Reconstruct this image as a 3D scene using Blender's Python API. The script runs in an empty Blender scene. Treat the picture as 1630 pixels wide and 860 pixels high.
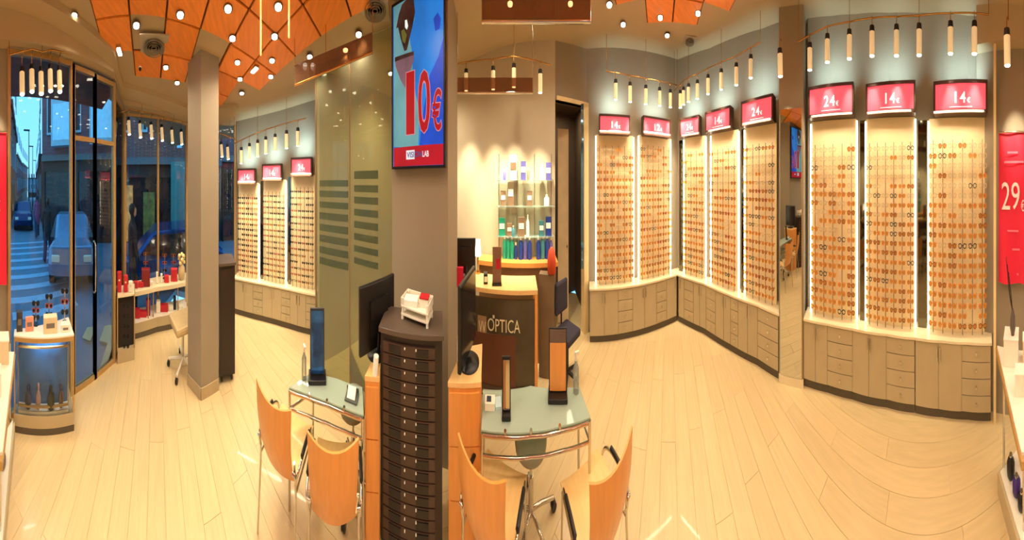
import bpy, bmesh, math, random
from mathutils import Vector, Matrix
random.seed(7)
S = bpy.context.scene
COL = bpy.context.collection
PI = math.pi
HC, V0, VS = 2.0, 290.0, 466.0          # eye height, horizon row, rows per unit slope
# ------------------------------------------------------------------ camera
cd = bpy.data.cameras.new('camera'); cam = bpy.data.objects.new('camera', cd); COL.objects.link(cam)
cd.type = 'PANO'; cd.panorama_type = 'CENTRAL_CYLINDRICAL'
cd.central_cylindrical_range_u_min = -PI; cd.central_cylindrical_range_u_max = PI
cd.central_cylindrical_range_v_min = -(860 - V0) / VS; cd.central_cylindrical_range_v_max = V0 / VS
cd.central_cylindrical_radius = 1.0
cd.clip_start = 0.05; cd.clip_end = 500
cam.location = (0, 0, HC); cam.rotation_euler = (PI / 2, 0, 0)
S.camera = cam
# ------------------------------------------------------------------ world, exposure
S.view_settings.view_transform = 'Standard'; S.view_settings.look = 'None'
S.view_settings.exposure = 0.22; S.view_settings.gamma = 1.0; S.view_settings.use_curve_mapping = False
W = bpy.data.worlds.new('dusk_sky'); S.world = W; W.use_nodes = True
nt = W.node_tree; bg = nt.nodes['Background']
tc = nt.nodes.new('ShaderNodeTexCoord'); sx = nt.nodes.new('ShaderNodeSeparateXYZ'); rp = nt.nodes.new('ShaderNodeValToRGB')
nt.links.new(tc.outputs['Generated'], sx.inputs[0]); nt.links.new(sx.outputs['Z'], rp.inputs[0]); nt.links.new(rp.outputs[0], bg.inputs['Color'])
rp.color_ramp.elements[0].color = (0.16, 0.42, 0.62, 1); rp.color_ramp.elements[0].position = 0.0
rp.color_ramp.elements[1].color = (0.07, 0.36, 0.72, 1); rp.color_ramp.elements[1].position = 0.6
bg.inputs['Strength'].default_value = 2.1
L_SPOT, L_DOWN, L_UP, L_PANEL = 17.0, 15.5, 2.8, 7.0     # lamp powers
WARM = (1.0, 0.86, 0.64); COOL = (0.55, 0.85, 1.0); CREAM = (1.0, 0.86, 0.62)

# ------------------------------------------------------------------ helpers
def lin(c):
    return tuple(((v / 255) / 12.92 if v / 255 <= 0.04045 else ((v / 255 + 0.055) / 1.055) ** 2.4) for v in c) + (1,)
def az(x): return (x - 815.0) / 1630.0 * 2 * PI
def P(x, y, z=0.0):                       # point seen at column x, row y, known to lie at height z
    d = (HC - z) * VS / (y - V0); return Vector((d * math.sin(az(x)), d * math.cos(az(x))))
def PD(x, d): return Vector((d * math.sin(az(x)), d * math.cos(az(x))))
def ray(x, poly):                         # where the direction of column x meets a polyline on plan
    s, c = math.sin(az(x)), math.cos(az(x)); best = None
    for i in range(len(poly) - 1):
        a, b = poly[i], poly[i + 1]; ex, ey = b[0] - a[0], b[1] - a[1]
        det = -s * ey + c * ex
        if abs(det) < 1e-9: continue
        t = (-a[0] * ey + a[1] * ex) / det; u = (s * a[1] - c * a[0]) / det
        ext = 0.25 if i in (0, len(poly) - 2) else 0.0005
        lo = -ext if i == 0 else -0.0005; hi = 1 + ext if i == len(poly) - 2 else 1.0005
        if t > 0 and lo <= u <= hi and (best is None or t < best[0]): best = (t, Vector((s * t, c * t)))
    return best[1]
def zat(p, y): return HC - (y - V0) / VS * Vector(p[:2]).length
def offset(poly, dist):                   # shift a polyline away from the eye
    out = []
    for i, p in enumerate(poly):
        n = Vector((0, 0))
        for j in (i - 1, i):
            if 0 <= j < len(poly) - 1:
                e = (poly[j + 1] - poly[j]).normalized(); m = Vector((e.y, -e.x))
                if m.dot(poly[j]) < 0: m = -m
                n += m
        n.normalize()
        if 0 < i < len(poly) - 1:
            e = (poly[i + 1] - poly[i]).normalized(); k = max(0.5, abs(n.dot(Vector((e.y, -e.x)))))
        else: k = 1
        out.append(p + n * dist / k)
    return out
def ceil_z(x, y): return 3.55 + (0.12 if x < 0 else 0.07) * x + 0.03 * y
ORD = ['zeroth', 'first', 'second', 'third', 'fourth', 'fifth', 'sixth', 'seventh', 'eighth', 'ninth', 'tenth', 'eleventh', 'twelfth',
       'thirteenth', 'fourteenth', 'fifteenth', 'sixteenth', 'seventeenth', 'eighteenth', 'nineteenth', 'twentieth', 'twenty-first', 'twenty-second', 'twenty-third', 'twenty-fourth']

MATS = {}
def mat(name, rgb, rough=0.5, metal=0.0, emit=0.0, var=0.08, scale=6.0, stretch=(1, 1, 1), rnd=0.0, alpha=None, bump=0.0, coat=0.0, ecol=None, spec=0.5):
    if name in MATS: return MATS[name]
    m = bpy.data.materials.new(name); m.use_nodes = True; MATS[name] = m
    n = m.node_tree; b = n.nodes['Principled BSDF']
    t = n.nodes.new('ShaderNodeTexCoord'); mp = n.nodes.new('ShaderNodeMapping'); nz = n.nodes.new('ShaderNodeTexNoise')
    mp.inputs['Scale'].default_value = stretch; nz.inputs['Scale'].default_value = scale; nz.inputs['Detail'].default_value = 4
    n.links.new(t.outputs['Object'], mp.inputs[0]); n.links.new(mp.outputs[0], nz.inputs['Vector'])
    hs = n.nodes.new('ShaderNodeHueSaturation'); hs.inputs['Color'].default_value = lin(rgb)
    mr = n.nodes.new('ShaderNodeMapRange'); mr.inputs['From Min'].default_value = 0.3; mr.inputs['From Max'].default_value = 0.7
    mr.inputs['To Min'].default_value = 1 - var; mr.inputs['To Max'].default_value = 1 + var
    n.links.new(nz.outputs[0], mr.inputs[0])
    last = mr.outputs[0]
    if rnd:
        oi = n.nodes.new('ShaderNodeObjectInfo'); r2 = n.nodes.new('ShaderNodeMapRange')
        r2.inputs['To Min'].default_value = 1 - rnd; r2.inputs['To Max'].default_value = 1 + rnd
        mu = n.nodes.new('ShaderNodeMath'); mu.operation = 'MULTIPLY'
        n.links.new(oi.outputs['Random'], r2.inputs[0]); n.links.new(r2.outputs[0], mu.inputs[0]); n.links.new(last, mu.inputs[1]); last = mu.outputs[0]
        ad = n.nodes.new('ShaderNodeVectorMath'); ad.operation = 'ADD'; n.links.new(mp.outputs[0], ad.inputs[0])
        cx = n.nodes.new('ShaderNodeCombineXYZ'); m3 = n.nodes.new('ShaderNodeMath'); m3.operation = 'MULTIPLY'; m3.inputs[1].default_value = 40
        n.links.new(oi.outputs['Random'], m3.inputs[0]); n.links.new(m3.outputs[0], cx.inputs[2]); n.links.new(cx.outputs[0], ad.inputs[1]); n.links.new(ad.outputs[0], nz.inputs['Vector'])
    n.links.new(last, hs.inputs['Value']); n.links.new(hs.outputs[0], b.inputs['Base Color'])
    b.inputs['Roughness'].default_value = rough; b.inputs['Metallic'].default_value = metal
    b.inputs['Coat Weight'].default_value = coat; b.inputs['Specular IOR Level'].default_value = spec
    if emit:
        b.inputs['Emission Strength'].default_value = emit
        if ecol: b.inputs['Emission Color'].default_value = tuple(ecol) + (1,)
        else: n.links.new(hs.outputs[0], b.inputs['Emission Color'])
    if alpha is not None: b.inputs['Alpha'].default_value = alpha
    if bump:
        bp = n.nodes.new('ShaderNodeBump'); bp.inputs['Strength'].default_value = bump; n.links.new(nz.outputs[0], bp.inputs['Height']); n.links.new(bp.outputs[0], b.inputs['Normal'])
    return m
def glassmat(name, tint, haze=0.0, hazecol=(0.8, 0.9, 0.8), ior=1.45):
    if name in MATS: return MATS[name]
    m = bpy.data.materials.new(name); m.use_nodes = True; MATS[name] = m; n = m.node_tree
    out = n.nodes['Material Output']; n.nodes.remove(n.nodes['Principled BSDF'])
    tr = n.nodes.new('ShaderNodeBsdfTransparent'); tr.inputs[0].default_value = tuple(tint) + (1,)
    gl = n.nodes.new('ShaderNodeBsdfGlossy'); gl.inputs['Roughness'].default_value = 0.02
    fr = n.nodes.new('ShaderNodeFresnel'); fr.inputs[0].default_value = ior
    mx = n.nodes.new('ShaderNodeMixShader'); n.links.new(fr.outputs[0], mx.inputs[0]); n.links.new(tr.outputs[0], mx.inputs[1]); n.links.new(gl.outputs[0], mx.inputs[2])
    last = mx
    if haze:
        df = n.nodes.new('ShaderNodeBsdfDiffuse'); df.inputs[0].default_value = tuple(hazecol) + (1,)
        m2 = n.nodes.new('ShaderNodeMixShader'); m2.inputs[0].default_value = haze
        n.links.new(mx.outputs[0], m2.inputs[1]); n.links.new(df.outputs[0], m2.inputs[2]); last = m2
    n.links.new(last.outputs[0], out.inputs[0]); return m
def brickmat(name, c1, c2, mortar, scale=4.0):
    m = mat(name, c1, rough=0.9); n = m.node_tree; b = n.nodes['Principled BSDF']
    t = n.nodes.new('ShaderNodeTexCoord'); s = n.nodes.new('ShaderNodeSeparateXYZ'); c = n.nodes.new('ShaderNodeCombineXYZ')
    a = n.nodes.new('ShaderNodeMath'); a.operation = 'ADD'
    n.links.new(t.outputs['Object'], s.inputs[0]); n.links.new(s.outputs[0], a.inputs[0]); n.links.new(s.outputs[1], a.inputs[1])
    n.links.new(a.outputs[0], c.inputs[0]); n.links.new(s.outputs[2], c.inputs[1])
    k = n.nodes.new('ShaderNodeTexBrick'); k.inputs['Scale'].default_value = scale
    k.inputs['Color1'].default_value = lin(c1); k.inputs['Color2'].default_value = lin(c2); k.inputs['Mortar'].default_value = lin(mortar)
    n.links.new(c.outputs[0], k.inputs['Vector']); n.links.new(k.outputs[0], b.inputs['Base Color']); return m

class MB:
    def __init__(s): s.v = []; s.f = []; s.sm = []; s.mi = []; s.cur = 0
    def add(s, vs, fs, smooth=False):
        o = len(s.v); s.v += [tuple(v) for v in vs]
        for f in fs: s.f.append(tuple(i + o for i in f)); s.sm.append(smooth); s.mi.append(s.cur)
        return s
    def box(s, c, d, rz=0.0, M=None):
        x, y, z = d[0] / 2, d[1] / 2, d[2] / 2
        vs = [Vector((sx * x, sy * y, sz * z)) for sx in (-1, 1) for sy in (-1, 1) for sz in (-1, 1)]
        R = M if M is not None else Matrix.Rotation(rz, 3, 'Z')
        vs = [R @ v + Vector(c) for v in vs]
        return s.add(vs, [(0, 1, 3, 2), (4, 6, 7, 5), (0, 4, 5, 1), (2, 3, 7, 6), (0, 2, 6, 4), (1, 5, 7, 3)])
    def prism(s, poly, z0, z1):
        n = len(poly); zz0 = z0 if hasattr(z0, '__len__') else [z0] * n; zz1 = z1 if hasattr(z1, '__len__') else [z1] * n
        a = sum(poly[i][0] * poly[(i + 1) % n][1] - poly[(i + 1) % n][0] * poly[i][1] for i in range(n))
        if a < 0: poly = poly[::-1]; zz0 = zz0[::-1]; zz1 = zz1[::-1]
        vs = [(p[0], p[1], z) for p, z in zip(poly, zz0)] + [(p[0], p[1], z) for p, z in zip(poly, zz1)]
        return s.add(vs, [tuple(range(n))[::-1], tuple(range(n, 2 * n))] + [(i, (i + 1) % n, (i + 1) % n + n, i + n) for i in range(n)])
    def cyl(s, a, b, r0, r1=None, n=12, caps=True, smooth=True):
        a = Vector(a); b = Vector(b); r1 = r0 if r1 is None else r1; d = (b - a).normalized()
        u = d.orthogonal().normalized(); w = d.cross(u)
        vs = [a + (u * math.cos(2 * PI * i / n) + w * math.sin(2 * PI * i / n)) * r0 for i in range(n)] + \
             [b + (u * math.cos(2 * PI * i / n) + w * math.sin(2 * PI * i / n)) * r1 for i in range(n)]
        s.add(vs, [(i, (i + 1) % n, (i + 1) % n + n, i + n) for i in range(n)], smooth)
        if caps: s.add(vs, [tuple(range(n))[::-1], tuple(range(n, 2 * n))])
        return s
    def tube(s, pts, r, n=8, sub=4):
        pts = [Vector(p) for p in pts]
        if sub > 1 and len(pts) > 2:
            q = []
            for i in range(len(pts) - 1):
                p0 = pts[max(i - 1, 0)]; p1 = pts[i]; p2 = pts[i + 1]; p3 = pts[min(i + 2, len(pts) - 1)]
                for k in range(sub):
                    t = k / sub; q.append(0.5 * ((2 * p1) + (p2 - p0) * t + (2 * p0 - 5 * p1 + 4 * p2 - p3) * t * t + (3 * p1 - p0 - 3 * p2 + p3) * t ** 3))
            q.append(pts[-1]); pts = q
        rings = []; u = None
        for i, p in enumerate(pts):
            d = (pts[min(i + 1, len(pts) - 1)] - pts[max(i - 1, 0)]).normalized()
            u = d.orthogonal().normalized() if u is None else (u - d * u.dot(d)).normalized()
            w = d.cross(u); rings.append([p + (u * math.cos(2 * PI * k / n) + w * math.sin(2 * PI * k / n)) * r for k in range(n)])
        vs = [v for g in rings for v in g]; fs = []
        for i in range(len(rings) - 1):
            for k in range(n): fs.append((i * n + k, i * n + (k + 1) % n, (i + 1) * n + (k + 1) % n, (i + 1) * n + k))
        s.add(vs, fs, True); m = len(rings) - 1
        return s.add(rings[0] + rings[m], [tuple(range(n))[::-1], tuple(range(n, 2 * n))])
    def lathe(s, prof, c=(0, 0, 0), n=20):
        vs = []; fs = []
        for r, z in prof:
            for k in range(n): vs.append((c[0] + r * math.cos(2 * PI * k / n), c[1] + r * math.sin(2 * PI * k / n), c[2] + z))
        for i in range(len(prof) - 1):
            for k in range(n): fs.append((i * n + k, i * n + (k + 1) % n, (i + 1) * n + (k + 1) % n, (i + 1) * n + k))
        s.add(vs, fs, True)
        return s.add(vs[:n] + vs[-n:], [tuple(range(n))[::-1], tuple(range(n, 2 * n))])
    def sheet(s, grid, th):                 # grid of points thickened to a shell
        R, C = len(grid), len(grid[0]); g = [[Vector(p) for p in r] for r in grid]; nm = []
        for i in range(R):
            for j in range(C):
                a = g[min(i + 1, R - 1)][j] - g[max(i - 1, 0)][j]; b = g[i][min(j + 1, C - 1)] - g[i][max(j - 1, 0)]
                nm.append(a.cross(b).normalized())
        top = [g[i][j] + nm[i * C + j] * th / 2 for i in range(R) for j in range(C)]; bot = [g[i][j] - nm[i * C + j] * th / 2 for i in range(R) for j in range(C)]
        N = R * C; fs = []
        for i in range(R - 1):
            for j in range(C - 1):
                a = i * C + j; fs.append((a, a + C, a + C + 1, a + 1)); fs.append((a + N, a + 1 + N, a + C + 1 + N, a + C + N))
        s.add(top + bot, fs, True)
        e = []
        for j in range(C - 1): e += [(j, j + 1, j + 1 + N, j + N), ((R - 1) * C + j, (R - 1) * C + j + N, (R - 1) * C + j + 1 + N, (R - 1) * C + j + 1)]
        for i in range(R - 1): e += [(i * C, i * C + N, (i + 1) * C + N, (i + 1) * C), (i * C + C - 1, (i + 1) * C + C - 1, (i + 1) * C + C - 1 + N, i * C + C - 1 + N)]
        return s.add(top + bot, e)
    def seg(s, p0, p1, z0, z1, front, back=0.0):   # slab along p0-p1; front = towards the eye
        p0 = Vector(p0[:2]); p1 = Vector(p1[:2]); e = (p1 - p0).normalized(); m = Vector((e.y, -e.x))
        if m.dot((p0 + p1) / 2) > 0: m = -m
        return s.prism([p0 + m * front, p1 + m * front, p1 - m * back, p0 - m * back], z0, z1)
    def mesh(s, name, m, xf=None):
        me = bpy.data.meshes.new(name)
        vs = s.v if xf is None else [tuple(xf @ Vector(v)) for v in s.v]
        me.from_pydata(vs, [], s.f)
        for x in (m if isinstance(m, (list, tuple)) else [m]): me.materials.append(x)
        for p, sm, mi in zip(me.polygons, s.sm, s.mi): p.use_smooth = sm; p.material_index = mi
        me.validate(); me.update(); return me
def props(o, label=None, cat=None, group=None, kind=None):
    if label: o['label'] = label
    if cat: o['category'] = cat
    if group: o['group'] = group
    if kind: o['kind'] = kind
    return o
def bevel(o, w=0.004, seg=2):
    b = o.modifiers.new('bevel', 'BEVEL'); b.width = w; b.segments = seg; b.limit_method = 'ANGLE'; return o
def thing(name, label, cat, loc=(0, 0, 0), rz=0.0, group=None):
    o = bpy.data.objects.new(name, None); COL.objects.link(o); o.empty_display_size = 0.05
    o.location = loc; o.rotation_euler = (0, 0, rz)
    return props(o, label, cat, group)
def wm(o):
    M = Matrix.Translation(o.location) @ o.rotation_euler.to_matrix().to_4x4()
    return (wm(o.parent) @ M) if o.parent else M
def part(name, mb, m, parent, world=False, label=None, bev=0.0):
    xf = wm(parent).inverted() if world else None
    o = bpy.data.objects.new(name, mb.mesh(name, m, xf)); COL.objects.link(o); o.parent = parent
    if label: o['label'] = label
    if bev: bevel(o, bev)
    return o
def solo(name, mb, m, label, cat, group=None, kind=None, bev=0.0, parent=None):
    xs = [v[0] for v in mb.v]; ys = [v[1] for v in mb.v]; zs = [v[2] for v in mb.v]
    c = Vector(((min(xs) + max(xs)) / 2, (min(ys) + max(ys)) / 2, min(zs)))
    o = bpy.data.objects.new(name, mb.mesh(name, m, Matrix.Translation(-c))); COL.objects.link(o); o.location = c
    if bev: bevel(o, bev)
    return props(o, label, cat, group, kind)
def struct(name, mb, m, bev=0.0, label=None):
    o = bpy.data.objects.new(name, mb.mesh(name, m)); COL.objects.link(o); o['kind'] = 'structure'
    if bev: bevel(o, bev)
    return o
def dup(root, loc, rz=None, label=None, group=None):
    r = root.copy(); COL.objects.link(r); r.location = loc
    if rz is not None: r.rotation_euler = (0, 0, rz)
    if label: r['label'] = label
    if group: r['group'] = group
    for ch in list(root.children):
        c = ch.copy(); COL.objects.link(c); c.parent = r
        for g in list(ch.children):
            d = g.copy(); COL.objects.link(d); d.parent = c
    return r
def light(name, kind, loc, power, color, parent=None, target=None, size=0.05, angle=None, blend=0.5, sx=None, sy=None):
    l = bpy.data.lights.new(name, kind); l.energy = power; l.color = color
    if kind == 'SPOT': l.spot_size = angle or 1.2; l.spot_blend = blend; l.shadow_soft_size = size
    elif kind == 'AREA':
        l.shape = 'RECTANGLE'; l.size = sx; l.size_y = sy
    else: l.shadow_soft_size = size
    o = bpy.data.objects.new(name, l); COL.objects.link(o)
    loc = Vector(loc)
    if target is not None:
        q = (Vector(target) - loc).to_track_quat('-Z', 'Y'); M = Matrix.Translation(loc) @ q.to_matrix().to_4x4()
    else: M = Matrix.Translation(loc)
    if parent:
        o.parent = parent; M = wm(parent).inverted() @ M
    o.matrix_basis = M; return o
def text_mesh(body, extrude=0.002, bold=0.0):
    c = bpy.data.curves.new('txt', 'FONT'); c.body = body; c.extrude = 0.0; c.offset = bold; c.resolution_u = 3
    o = bpy.data.objects.new('txt', c); COL.objects.link(o); bpy.context.view_layer.update()
    dg = bpy.context.evaluated_depsgraph_get(); me = o.evaluated_get(dg).to_mesh()
    vs = [tuple(v.co) for v in me.vertices]; fs = [tuple(p.vertices) for p in me.polygons]
    bpy.data.objects.remove(o); bpy.data.curves.remove(c); return vs, fs
def text_mb(body, p0, p1, z0, z1, out, bold=0.0):      # fit flat lettering to the upright rectangle p0..p1, z0..z1, standing out from it
    vs, fs = text_mesh(body, bold=bold); mb = MB()
    xs = [v[0] for v in vs]; ys = [v[1] for v in vs]; x0, x1, y0, y1 = min(xs), max(xs), min(ys), max(ys)
    p0 = Vector(p0[:2]); p1 = Vector(p1[:2]); e = (p1 - p0).normalized(); m = Vector((e.y, -e.x))
    if m.dot(p0) > 0: m = -m
    q = []
    for v in vs:
        p = p0.lerp(p1, (v[0] - x0) / (x1 - x0)) + m * out; q.append((p.x, p.y, z0 + (v[1] - y0) / (y1 - y0) * (z1 - z0)))
    return mb.add(q, fs)
def flat(pts2, p0, e, out_n, out):       # flat print polygon: pts2 = (along, z)
    mb = MB(); vs = [(p0.x + e.x * a + out_n.x * out, p0.y + e.y * a + out_n.y * out, z) for a, z in pts2]
    return mb.add(vs, [tuple(range(len(vs)))])

# ------------------------------------------------------------------ materials
TAUPE = mat('taupe_paint', (152, 138, 114), 0.75, var=0.03, scale=3, bump=0.02)
CEILM = mat('ceiling_paint', (182, 160, 122), 0.8, var=0.02, scale=2)
ORANGE = mat('orange_veneer', (246, 146, 52), 0.45, var=0.10, scale=4, stretch=(1, 6, 1), rnd=0.10)
GROOVE = mat('dark_groove', (110, 60, 22), 0.8)
PLANK = mat('pale_maple', (212, 187, 138), 0.32, var=0.06, scale=5, stretch=(0.6, 7, 1), rnd=0.035, coat=0.12)
SUBF = mat('floor_joint', (184, 156, 112), 0.7)
CABM = mat('grey_laminate', (184, 166, 128), 0.42, var=0.04, scale=5)
TOPM = mat('cream_worktop', (228, 212, 172), 0.3, var=0.03)
CABD = mat('plinth_grey', (88, 78, 62), 0.5)
BOARD = mat('cream_display_board', (250, 228, 178), 0.45, var=0.03)
LED = mat('led_strip', (255, 248, 225), 0.5, emit=5.0, ecol=(1.0, 0.93, 0.75))
SIGNF = mat('sign_frame', (66, 40, 28), 0.4)
SIGNR = mat('red_lit_acrylic', (236, 84, 100), 0.3, emit=0.75, var=0.06, scale=2)
WHITEL = mat('white_lettering', (255, 250, 245), 0.5, emit=0.7)
CHROME = mat('chrome', (205, 200, 190), 0.12, 1.0, var=0.02)
BRASS = mat('brass', (196, 150, 84), 0.25, 1.0, var=0.04)
GOLD = mat('bronze_frame', (190, 152, 92), 0.4, 0.35, var=0.05)
BLACKP = mat('black_plastic', (22, 18, 17), 0.35, var=0.1)
DARKW = mat('dark_wenge', (40, 27, 22), 0.38, var=0.15, stretch=(1, 1, 8))
DARKD = mat('dark_drawer', (72, 52, 42), 0.4, var=0.12, stretch=(1, 1, 8))
BEECH = mat('beech_ply', (224, 150, 72), 0.33, var=0.06, scale=5, stretch=(6, 6, 0.7), coat=0.25)
BEECHL = mat('pale_beech', (240, 196, 128), 0.35, var=0.05, scale=5, stretch=(6, 1, 6), coat=0.2)
WHITEP = mat('white_plastic', (238, 230, 210), 0.35, var=0.03)
CREAMM = mat('cream_lamp_body', (250, 228, 176), 0.4, emit=0.25, var=0.02)
MIRROR = mat('mirror', (215, 218, 212), 0.02, 1.0, var=0.0)
GLASS = glassmat('clear_glass', (0.97, 0.99, 0.98), ior=1.35)
GREENG = glassmat('green_glass', (0.84, 0.86, 0.64), 0.16, (0.66, 0.64, 0.42))
FROST = glassmat('frosted_stripe', (0.50, 0.56, 0.40), 0.4, (0.20, 0.23, 0.13))
TABLEG = glassmat('table_glass', (0.70, 0.82, 0.74), 0.45, (0.62, 0.72, 0.60))
REDG = glassmat('smoked_pelmet', (0.62, 0.40, 0.28), 0.35, (0.34, 0.20, 0.12))
RED = mat('red_fabric', (196, 28, 40), 0.5, var=0.12)
POSTER = mat('poster_red', (226, 30, 62), 0.45, var=0.05, scale=2)
BLUEP = mat('blue_print', (40, 110, 178), 0.4, var=0.35, scale=5)
SEATG = mat('grey_green_vinyl', (136, 134, 108), 0.45, var=0.05)
LAMPON = mat('lamp_lens', (255, 250, 235), 0.3, emit=14.0, ecol=(1.0, 0.92, 0.75))
ASPH = mat('asphalt', (110, 122, 138), 0.7, var=0.12, scale=2)
STRIPE = mat('road_paint', (160, 182, 204), 0.6)

# ------------------------------------------------------------------ plan
FA = [P(938, 547), P(1078, 512)]
FB = [P(1078, 512), P(1120, 533), P(1160, 559), P(1205, 584), P(1240, 607)]
FC = [P(1279, 617), P(1318, 629), P(1357, 640), P(1411, 653), P(1456, 662), P(1500, 669), P(1540, 673), P(1579, 675)]
FL = [P(372, 500), P(395, 507), P(418, 513), P(440, 519), P(463, 526), P(503, 537)]
FAB = FA + FB[1:]
WOFF, POFF = 0.27, 0.16
WAB = offset(FAB, WOFF); WC = offset(FC, WOFF); WL = offset(FL, WOFF)
PAB = offset(FAB, POFF); PC = offset(FC, POFF); PL = offset(FL, POFF)
A_IDX = 1
# facade
F0, F1, F2, F3, F4 = [Vector(p) for p in ((0.75, -2.5), (-2.1, -2.5), (-2.85, -3.0), (-4.35, -1.95), (WL[0].x - 0.05, WL[0].y - 0.05))]
W1 = Vector((0.93, 3.43)); W0 = Vector((-3.15, 3.78))
AL = ray(934, WAB)                                   # left end of the wall with the first displays
COLA, COLB = P(1240, 608), P(1279, 618)

# ------------------------------------------------------------------ structure: floor with planks
def clip(poly, a, b):       # keep left side of a->b
    out = []
    f = lambda p: (b[0] - a[0]) * (p[1] - a[1]) - (b[1] - a[1]) * (p[0] - a[0])
    for i in range(len(poly)):
        p, q = poly[i], poly[(i + 1) % len(poly)]; fp, fq = f(p), f(q)
        if fp >= 0: out.append(p)
        if fp * fq < 0: t = fp / (fp - fq); out.append((p[0] + (q[0] - p[0]) * t, p[1] + (q[1] - p[1]) * t))
    return out
HULL = [(0.8, -2.56), (2.2, -2.35), (3.3, -0.8), (4.0, 2.35), (1.7, 3.6), (1.9, 4.9), (0.8, 4.9), (-3.2, 3.9), (-4.75, -0.6), (-4.5, -2.1), (-2.9, -3.0), (-2.1, -2.56)]
HULLC = [(0.8, -2.56), (2.3, -2.4), (3.5, -0.8), (4.3, 2.5), (1.9, 4.9), (0.8, 4.9), (-3.2, 3.9), (-4.85, -0.6), (-4.5, -2.1), (-2.9, -3.0), (-2.1, -2.56)]
floor = struct('floor', MB().prism([(0.8, -2.56), (2.3, -2.45), (3.6, -0.9), (4.3, 2.5), (1.9, 5.0), (0.8, 5.0), (-3.3, 4.0), (-4.9, -0.6), (-4.5, -2.1), (-2.9, -3.0), (-2.1, -2.56)], -0.08, -0.012), SUBF)
pa = math.radians(90 - 55); pe = Vector((math.cos(pa), math.sin(pa))); pn = Vector((-pe.y, pe.x))
PLN, PWD = 1.5, 0.195
plank_mesh = MB().box((0, 0, -0.006), (PLN - 0.0025, PWD - 0.0025, 0.012)).mesh('plank', PLANK)
cx0, cy0 = 0, 0
for r in range(-26, 27):
    off = (r * 0.47) % 1.0 * PLN
    for k in range(-5, 6):
        c = pe * (k * PLN + off) + pn * (r * PWD)
        q = [c + pe * (sa * PLN / 2) + pn * (sb * PWD / 2) for sa, sb in ((-1, -1), (1, -1), (1, 1), (-1, 1))]
        poly = [(p.x, p.y) for p in q]; full = list(poly)
        for cl in (((-2.9, -3.0), (-2.1, -2.56)), ((-2.9, -2.56), (3, -2.56)), ((2.3, -2.4), (3.5, -0.8)), ((3.5, -0.8), (4.3, 2.5)), ((4.3, 2.5), (1.9, 4.9)), ((1.9, 4.9), (0.8, 4.9)), ((0.8, 4.9), (-3.2, 3.9)), ((-3.2, 3.9), (-4.85, -0.6)), ((-4.85, -0.6), (-4.5, -2.1)), ((-4.5, -2.1), (-2.9, -3.0))):
            if cl[0] == (-2.9, -3.0): continue
            if cl[0] == (-2.9, -2.56):
                if c.x < -2.3: continue
            if cl[0] == (-4.5, -2.1) and c.x > -2.3: continue
            if not poly: break
            poly = clip(poly, cl[0], cl[1])
        if len(poly) < 3: continue
        area = abs(sum(poly[i][0] * poly[(i + 1) % len(poly)][1] - poly[(i + 1) % len(poly)][0] * poly[i][1] for i in range(len(poly)))) / 2
        if area < 0.004: continue
        if area > PLN * PWD * 0.999:
            o = bpy.data.objects.new('plank', plank_mesh)
        else:
            mb = MB(); loc = [((Vector(p) - c).dot(pe), (Vector(p) - c).dot(pn)) for p in poly]; mb.prism(loc, -0.012, 0.0)
            o = bpy.data.objects.new('plank', mb.mesh('plank', PLANK))
        COL.objects.link(o); o.parent = floor; o.location = (c.x, c.y, 0); o.rotation_euler = (0, 0, pa)

# walls
T = 0.10; ZT = 4.05
def wall(name, pts, z0=0, z1=ZT, m=TAUPE, th=T):
    outp = offset(pts, th)
    for i in range(len(pts) - 1): struct(name, MB().prism([pts[i], pts[i + 1], outp[i + 1], outp[i]], z0, z1), m)
wall('wall_right', [AL] + WAB[1:])
colback = [WAB[-1], WC[0]]
wall('wall_right.001', WC + [Vector((0.62, -2.5))])
wall('wall_right.002', [WAB[-1] + Vector((0.02, 0.1)), WC[0] + Vector((0.1, -0.1))])
wall('wall_left', WL + [WL[-1] + Vector((0.25, 0.35))])
wall('wall_back', [W0, W1], m=mat('cream_taupe_paint', (196, 182, 154), 0.75, var=0.03, scale=3))
# side wall behind the glass partition
struct('wall_left.001', MB().prism([(-3.08, 1.22), (-2.98, 1.22), (-3.02, 3.8), (-3.15, 3.8)], 0, ZT), TAUPE)
# header and reveal of the doorway to the corridor
mb = MB(); mb.prism([W1, AL, AL + Vector((0.05, 0.14)), W1 + Vector((0.03, 0.14))], 3.0, ZT)
struct('wall_back.001', mb, TAUPE)
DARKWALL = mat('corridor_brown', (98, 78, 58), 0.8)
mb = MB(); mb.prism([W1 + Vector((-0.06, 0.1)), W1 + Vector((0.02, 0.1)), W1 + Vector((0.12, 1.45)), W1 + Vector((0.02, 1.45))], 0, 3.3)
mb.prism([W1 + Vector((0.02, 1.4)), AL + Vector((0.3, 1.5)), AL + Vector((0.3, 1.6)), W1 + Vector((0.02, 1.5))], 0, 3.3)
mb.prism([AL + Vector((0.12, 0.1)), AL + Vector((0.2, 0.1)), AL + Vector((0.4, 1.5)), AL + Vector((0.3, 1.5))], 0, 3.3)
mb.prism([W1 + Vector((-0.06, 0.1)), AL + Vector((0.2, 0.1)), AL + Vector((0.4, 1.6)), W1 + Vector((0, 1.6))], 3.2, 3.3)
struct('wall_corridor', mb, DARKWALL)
light('corridor_fill', 'AREA', (1.45, 4.2, 3.15), 9, WARM, sx=0.4, sy=0.4)  # unseen light added to lift the black corridor
door1 = struct('door_1', MB().prism([PD(888, 4.1), PD(905, 4.15), PD(905, 4.19), PD(888, 4.14)], 0.03, 2.75), mat('beige_door', (206, 184, 144), 0.5))
part('door_handle', MB().cyl((*PD(903, 4.09), 1.1), (*PD(903, 4.15), 1.1), 0.02), CHROME, door1)
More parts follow.
